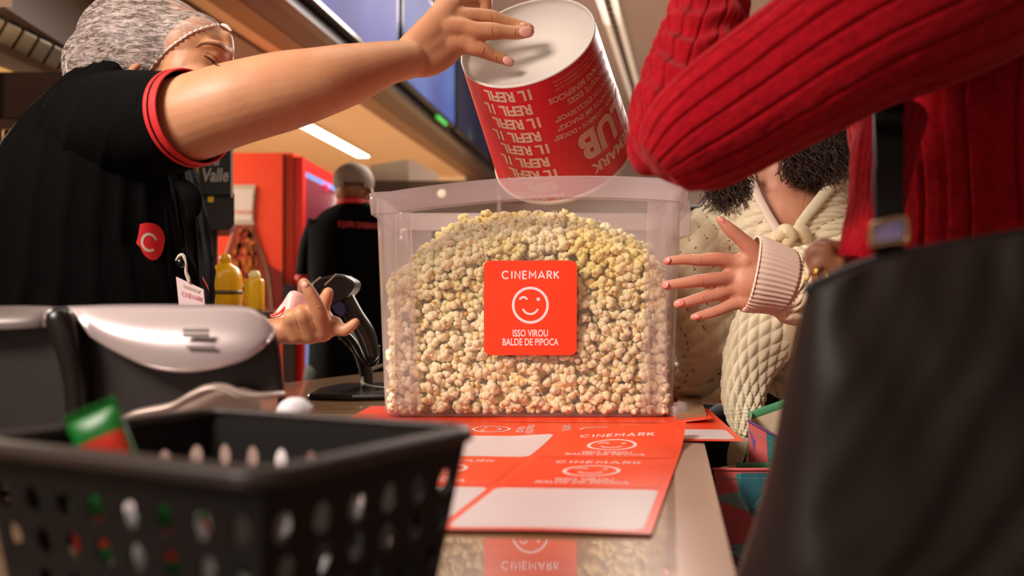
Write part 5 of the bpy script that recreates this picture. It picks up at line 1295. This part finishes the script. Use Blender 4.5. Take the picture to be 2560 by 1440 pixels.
for j in range(L-1):
    for i in range(NXb):
        bm.faces.new((gv[(0, j, i)], gv[(0, j, i+1)], gv[(0, j+1, i+1)], gv[(0, j+1, i)]))
        bm.faces.new((gv[(1, j, i)], gv[(1, j+1, i)], gv[(1, j+1, i+1)], gv[(1, j, i+1)]))
for j in (0, L-1):
    for i in range(NXb): bm.faces.new((gv[(0, j, i)], gv[(0, j, i+1)], gv[(1, j, i+1)], gv[(1, j, i)]))
bmesh.ops.remove_doubles(bm, verts=bm.verts[:], dist=.0003); bmesh.ops.recalc_face_normals(bm, faces=bm.faces[:])
bag = link('bag_body', bm_mesh(bm), M_bagbl, bg)
tr = [P(*( (rows_l[-1][0]*(1-u)+rows_r[-1][0]*u), (rows_l[-1][1]*(1-u)+rows_r[-1][1]*u)-46*math.sin(min(1, u*3.2)*PI/2)+26*u), .598) for u in np.linspace(.01, .99, 30)]
MB().tube(tr, [.0045]*30, n=8, steps=2).build('top_piping', mat('piping_black', (24, 19, 18), .4), bg)
Ys = .60
mb = MB(); SY = [(645, .60), (560, .605), (420, .72), (280, .86), (180, .885), (60, .89), (-120, .885), (-230, .90)]
for (ya_, da_), (yb2, db_) in zip(SY, SY[1:]):
    k_ = max(0, 180-ya_)*.5; k2 = max(0, 180-yb2)*.5
    mb.quadprism([P(2190+k_, ya_, da_), P(2262+k_, ya_, da_), P(2258+k2, yb2, db_), P(2186+k2, yb2, db_)], (0, .004, 0))
mb.build('strap', mat('strap_black', (9, 7, 7), .7, spec=.1), bg, smooth=False)
MB().tube([P(x, y, Ys-.006) for x, y in ((2180, 562), (2220, 552), (2262, 545), (2266, 572), (2266, 604), (2225, 608), (2180, 614), (2178, 588), (2180, 562))], [.0018]*9, n=10, steps=3).build('buckle_frame', mat('buckle_gold', (200, 160, 120), .25, metal=.9), bg)
MB().quadprism([P(x, y, Ys-.005) for x, y in ((2181, 566), (2258, 550), (2258, 596), (2190, 606))], (0, .003, 0)).build('buckle_plate', mat('buckle_mirror', (205, 170, 195), .12, metal=.75, rgb2=(120, 130, 200), noise_scale=60), bg, smooth=False)

# tote bags
def tote_mat(name):
    m = bpy.data.materials.new(name); m.use_nodes = True; nt = m.node_tree; b = nt.nodes['Principled BSDF']; b.inputs['Roughness'].default_value = .55
    return m
Ct = [mat('tote_coral', (214, 100, 100), .6, noise_amt=.15, noise_scale=30), mat('tote_teal', (50, 128, 124), .6, noise_amt=.15, noise_scale=30), mat('tote_pale_teal', (128, 172, 164), .6, noise_amt=.1, noise_scale=30), mat('tote_purple', (116, 80, 140), .6), mat('tote_yellow', (206, 160, 60), .6), mat('tote_green', (70, 140, 96), .6), mat('tote_lining', (196, 176, 150), .7), mat('tote_navy', (34, 92, 104), .6)]
def tote(name_label, front, Y, depth, art, grp, top_back, ribbon_m):
    t_ = thing('tote_bag', name_label, 'tote bag', P(front[2][0], front[2][1], Y), grp)
    pts = [P(x, y, Y) for x, y in front]
    (tl, tr_, br, bl) = pts
    def surf(u, v, l): 
        a = tl.lerp(tr_, u); b2 = bl.lerp(br, u); q = a.lerp(b2, v); return q+Vector((0, -l*2-.012*math.sin(PI*u)*math.sin(PI*min(1, v+.15)), 0))
    n = 16; vs = []; 
    bk = [P(x, y, Y+depth) for x, y in top_back]; tlb, trb = bk
    for side in (0, 1):
        for j in range(n+1):
            for i in range(n+1):
                u, v = i/n, j/n
                if side == 0: vs.append(surf(u, v, 0))
                else:
                    q = surf(u, v, 0); tb = tlb.lerp(trb, u); lowb = bl.lerp(br, u)+Vector((0, depth, 0)); vs.append(tb.lerp(lowb, v))
    N = (n+1)*(n+1); fs = []
    for side in (0, 1):
        for j in range(n):
            for i in range(n): k = side*N+j*(n+1)+i; fs.append((k, k+1, k+n+2, k+n+1))
    for j in range(n):
        for i in (0, n): k = j*(n+1)+i; fs.append((k, k+n+1, k+n+1+N, k+N))
    for i in range(n): k = n*(n+1)+i; fs.append((k, k+1, k+1+N, k+N))
    body = MB().add(vs, fs).build('tote_body', Ct[6], t_); body.modifiers.new('s', 'SOLIDIFY').thickness = .0012
    f = Flat()
    for poly, mi, ly in art: f.add(poly, [tuple(range(len(poly)))], mi, ly)
    f.build('printed_front', surf, Ct, t_, maxlen=.08)
    # side panel print and trim band
    MB().tube([surf(u, 0, .001) for u in np.linspace(0, 1, 12)], [.0022]*12, n=6, steps=1).build('top_binding', ribbon_m, t_)
    MB().tube([surf(u, .055, .001) for u in np.linspace(0, 1, 12)], [.0005]*12, n=5, steps=1).build('stitching', Ct[2], t_)
    MB().tube([tlb.lerp(trb, u)+Vector((0, 0, -.006)) for u in np.linspace(0, 1, 8)], [.008]*8, n=8, steps=1, flat=.3).build('back_binding', Ct[5], t_)
    return t_
def circ(cx_, cy_, rx, ry, a0=0, a1=360, n=18): return [(cx_+rx*math.cos(math.radians(a0+(a1-a0)*k/n)), cy_+ry*math.sin(math.radians(a0+(a1-a0)*k/n))) for k in range(n+1)]
art1 = [([(0, 0), (1, 0), (1, 1), (0, 1)], 0, 0), ([(0, .17), (.30, .13), (1, .12), (1, .42), (.5, .30), (0, .20)], 2, 1), (circ(.40, .06, .16, .20, -10, 190), 1, 2), ([(.30, .02), (.62, .02), (.52, .14), (.34, .24), (.28, .12)], 7, 3), ([(.32, .22), (.50, .27), (.66, .34), (.5, .34), (.34, .28)], 7, 3), (circ(.95, .12, .18, .2), 7, 3),
        ([(0, .50), (.62, .42), (1, .40), (1, .72), (.4, .62), (0, .54)], 2, 1), (circ(.78, .50, .22, .13, 0, 180), 7, 2), ([(0, .44), (.2, .58), (.45, .7), (.2, .66), (0, .6)], 3, 1), ([(0, .82), (1, .78), (1, 1), (0, 1)], 2, 1), (circ(.35, 1.0, .4, .16, 180, 360), 4, 2), ([(.05, 1), (.3, .86), (.5, .84), (.42, .9), (.25, .95), (.15, 1)], 3, 3)]
art2 = [([(0, 0), (1, 0), (1, 1), (0, 1)], 1, 0), ([(0, 0), (.36, .0), (.34, 1), (0, 1)], 0, 1), ([(0, .04), (.13, .10), (.10, .17)], 3, 2), ([(.45, .6), (.7, .7), (.9, .95), (.6, .85)], 2, 1), ([(0, .62), (.10, .8), (.10, 1), (0, 1)], 2, 2)]
tote('colourful tote bag with a green inner edge, lower and nearer of the two totes', [(1783, 1172), (2000, 1170), (2010, 1560), (1850, 1560)], 1.22, .10, art1, 'patterned tote bags', [(1840, 1160), (2000, 1158)], Ct[0])
tote('teal and coral tote bag, higher and farther of the two totes', [(1870, 1052), (1990, 1118), (2000, 1470), (1880, 1468)], 1.38, .12, art2, 'patterned tote bags', [(1880, 1030), (2080, 960)], Ct[3])
t_ = thing('bench_stool', 'dark stool beside the counter that the two tote bags stand on', 'stool', (.46, 1.28, 0))
zs = P(0, 1560, 1.20).z
MB().box((.31, 1.19, zs-.03), (.60, 1.56, zs-.0005), bev=.004).build('seat', M_dark, t_, smooth=False)
for x_, y_ in ((.33, 1.21), (.58, 1.21), (.33, 1.54), (.58, 1.54)): MB().box((x_-.012, y_-.012, 0), (x_+.012, y_+.012, zs-.03)).build('leg', M_dark, t_, smooth=False)

# beige pouch with a red strap, on the counter corner behind the bin
t_ = thing('beige_pouch', 'beige rounded pouch with a red strap between the cream cardigan and the bin', 'pouch', P(1775, 1010, 2.0))
mb = MB(); p, r = pxt((1730, 955, 2.0, 50), (1780, 955, 2.0, 56), (1830, 960, 2.0, 50)); mb.tube(p, r, n=20, flat=.7); mb.build('pouch_body', mat('pouch_beige', (196, 166, 140), .7), t_)
p, r = pxt((1812, 985, 1.93, 7), (1800, 1020, 1.93, 7), (1782, 1060, 1.93, 6)); MB().tube(p, r, n=8, flat=.5).build('strap', mat('strap_red', (196, 20, 14), .5), t_)
o = MB().box(P(1700, 1400, 3.2), P(1990, 520, 3.3), bev=.02).build('dark_partition', mat('partition', (24, 12, 12), .7), smooth=False); tag(o, 'dark partition behind the cream cardigan', 'partition')
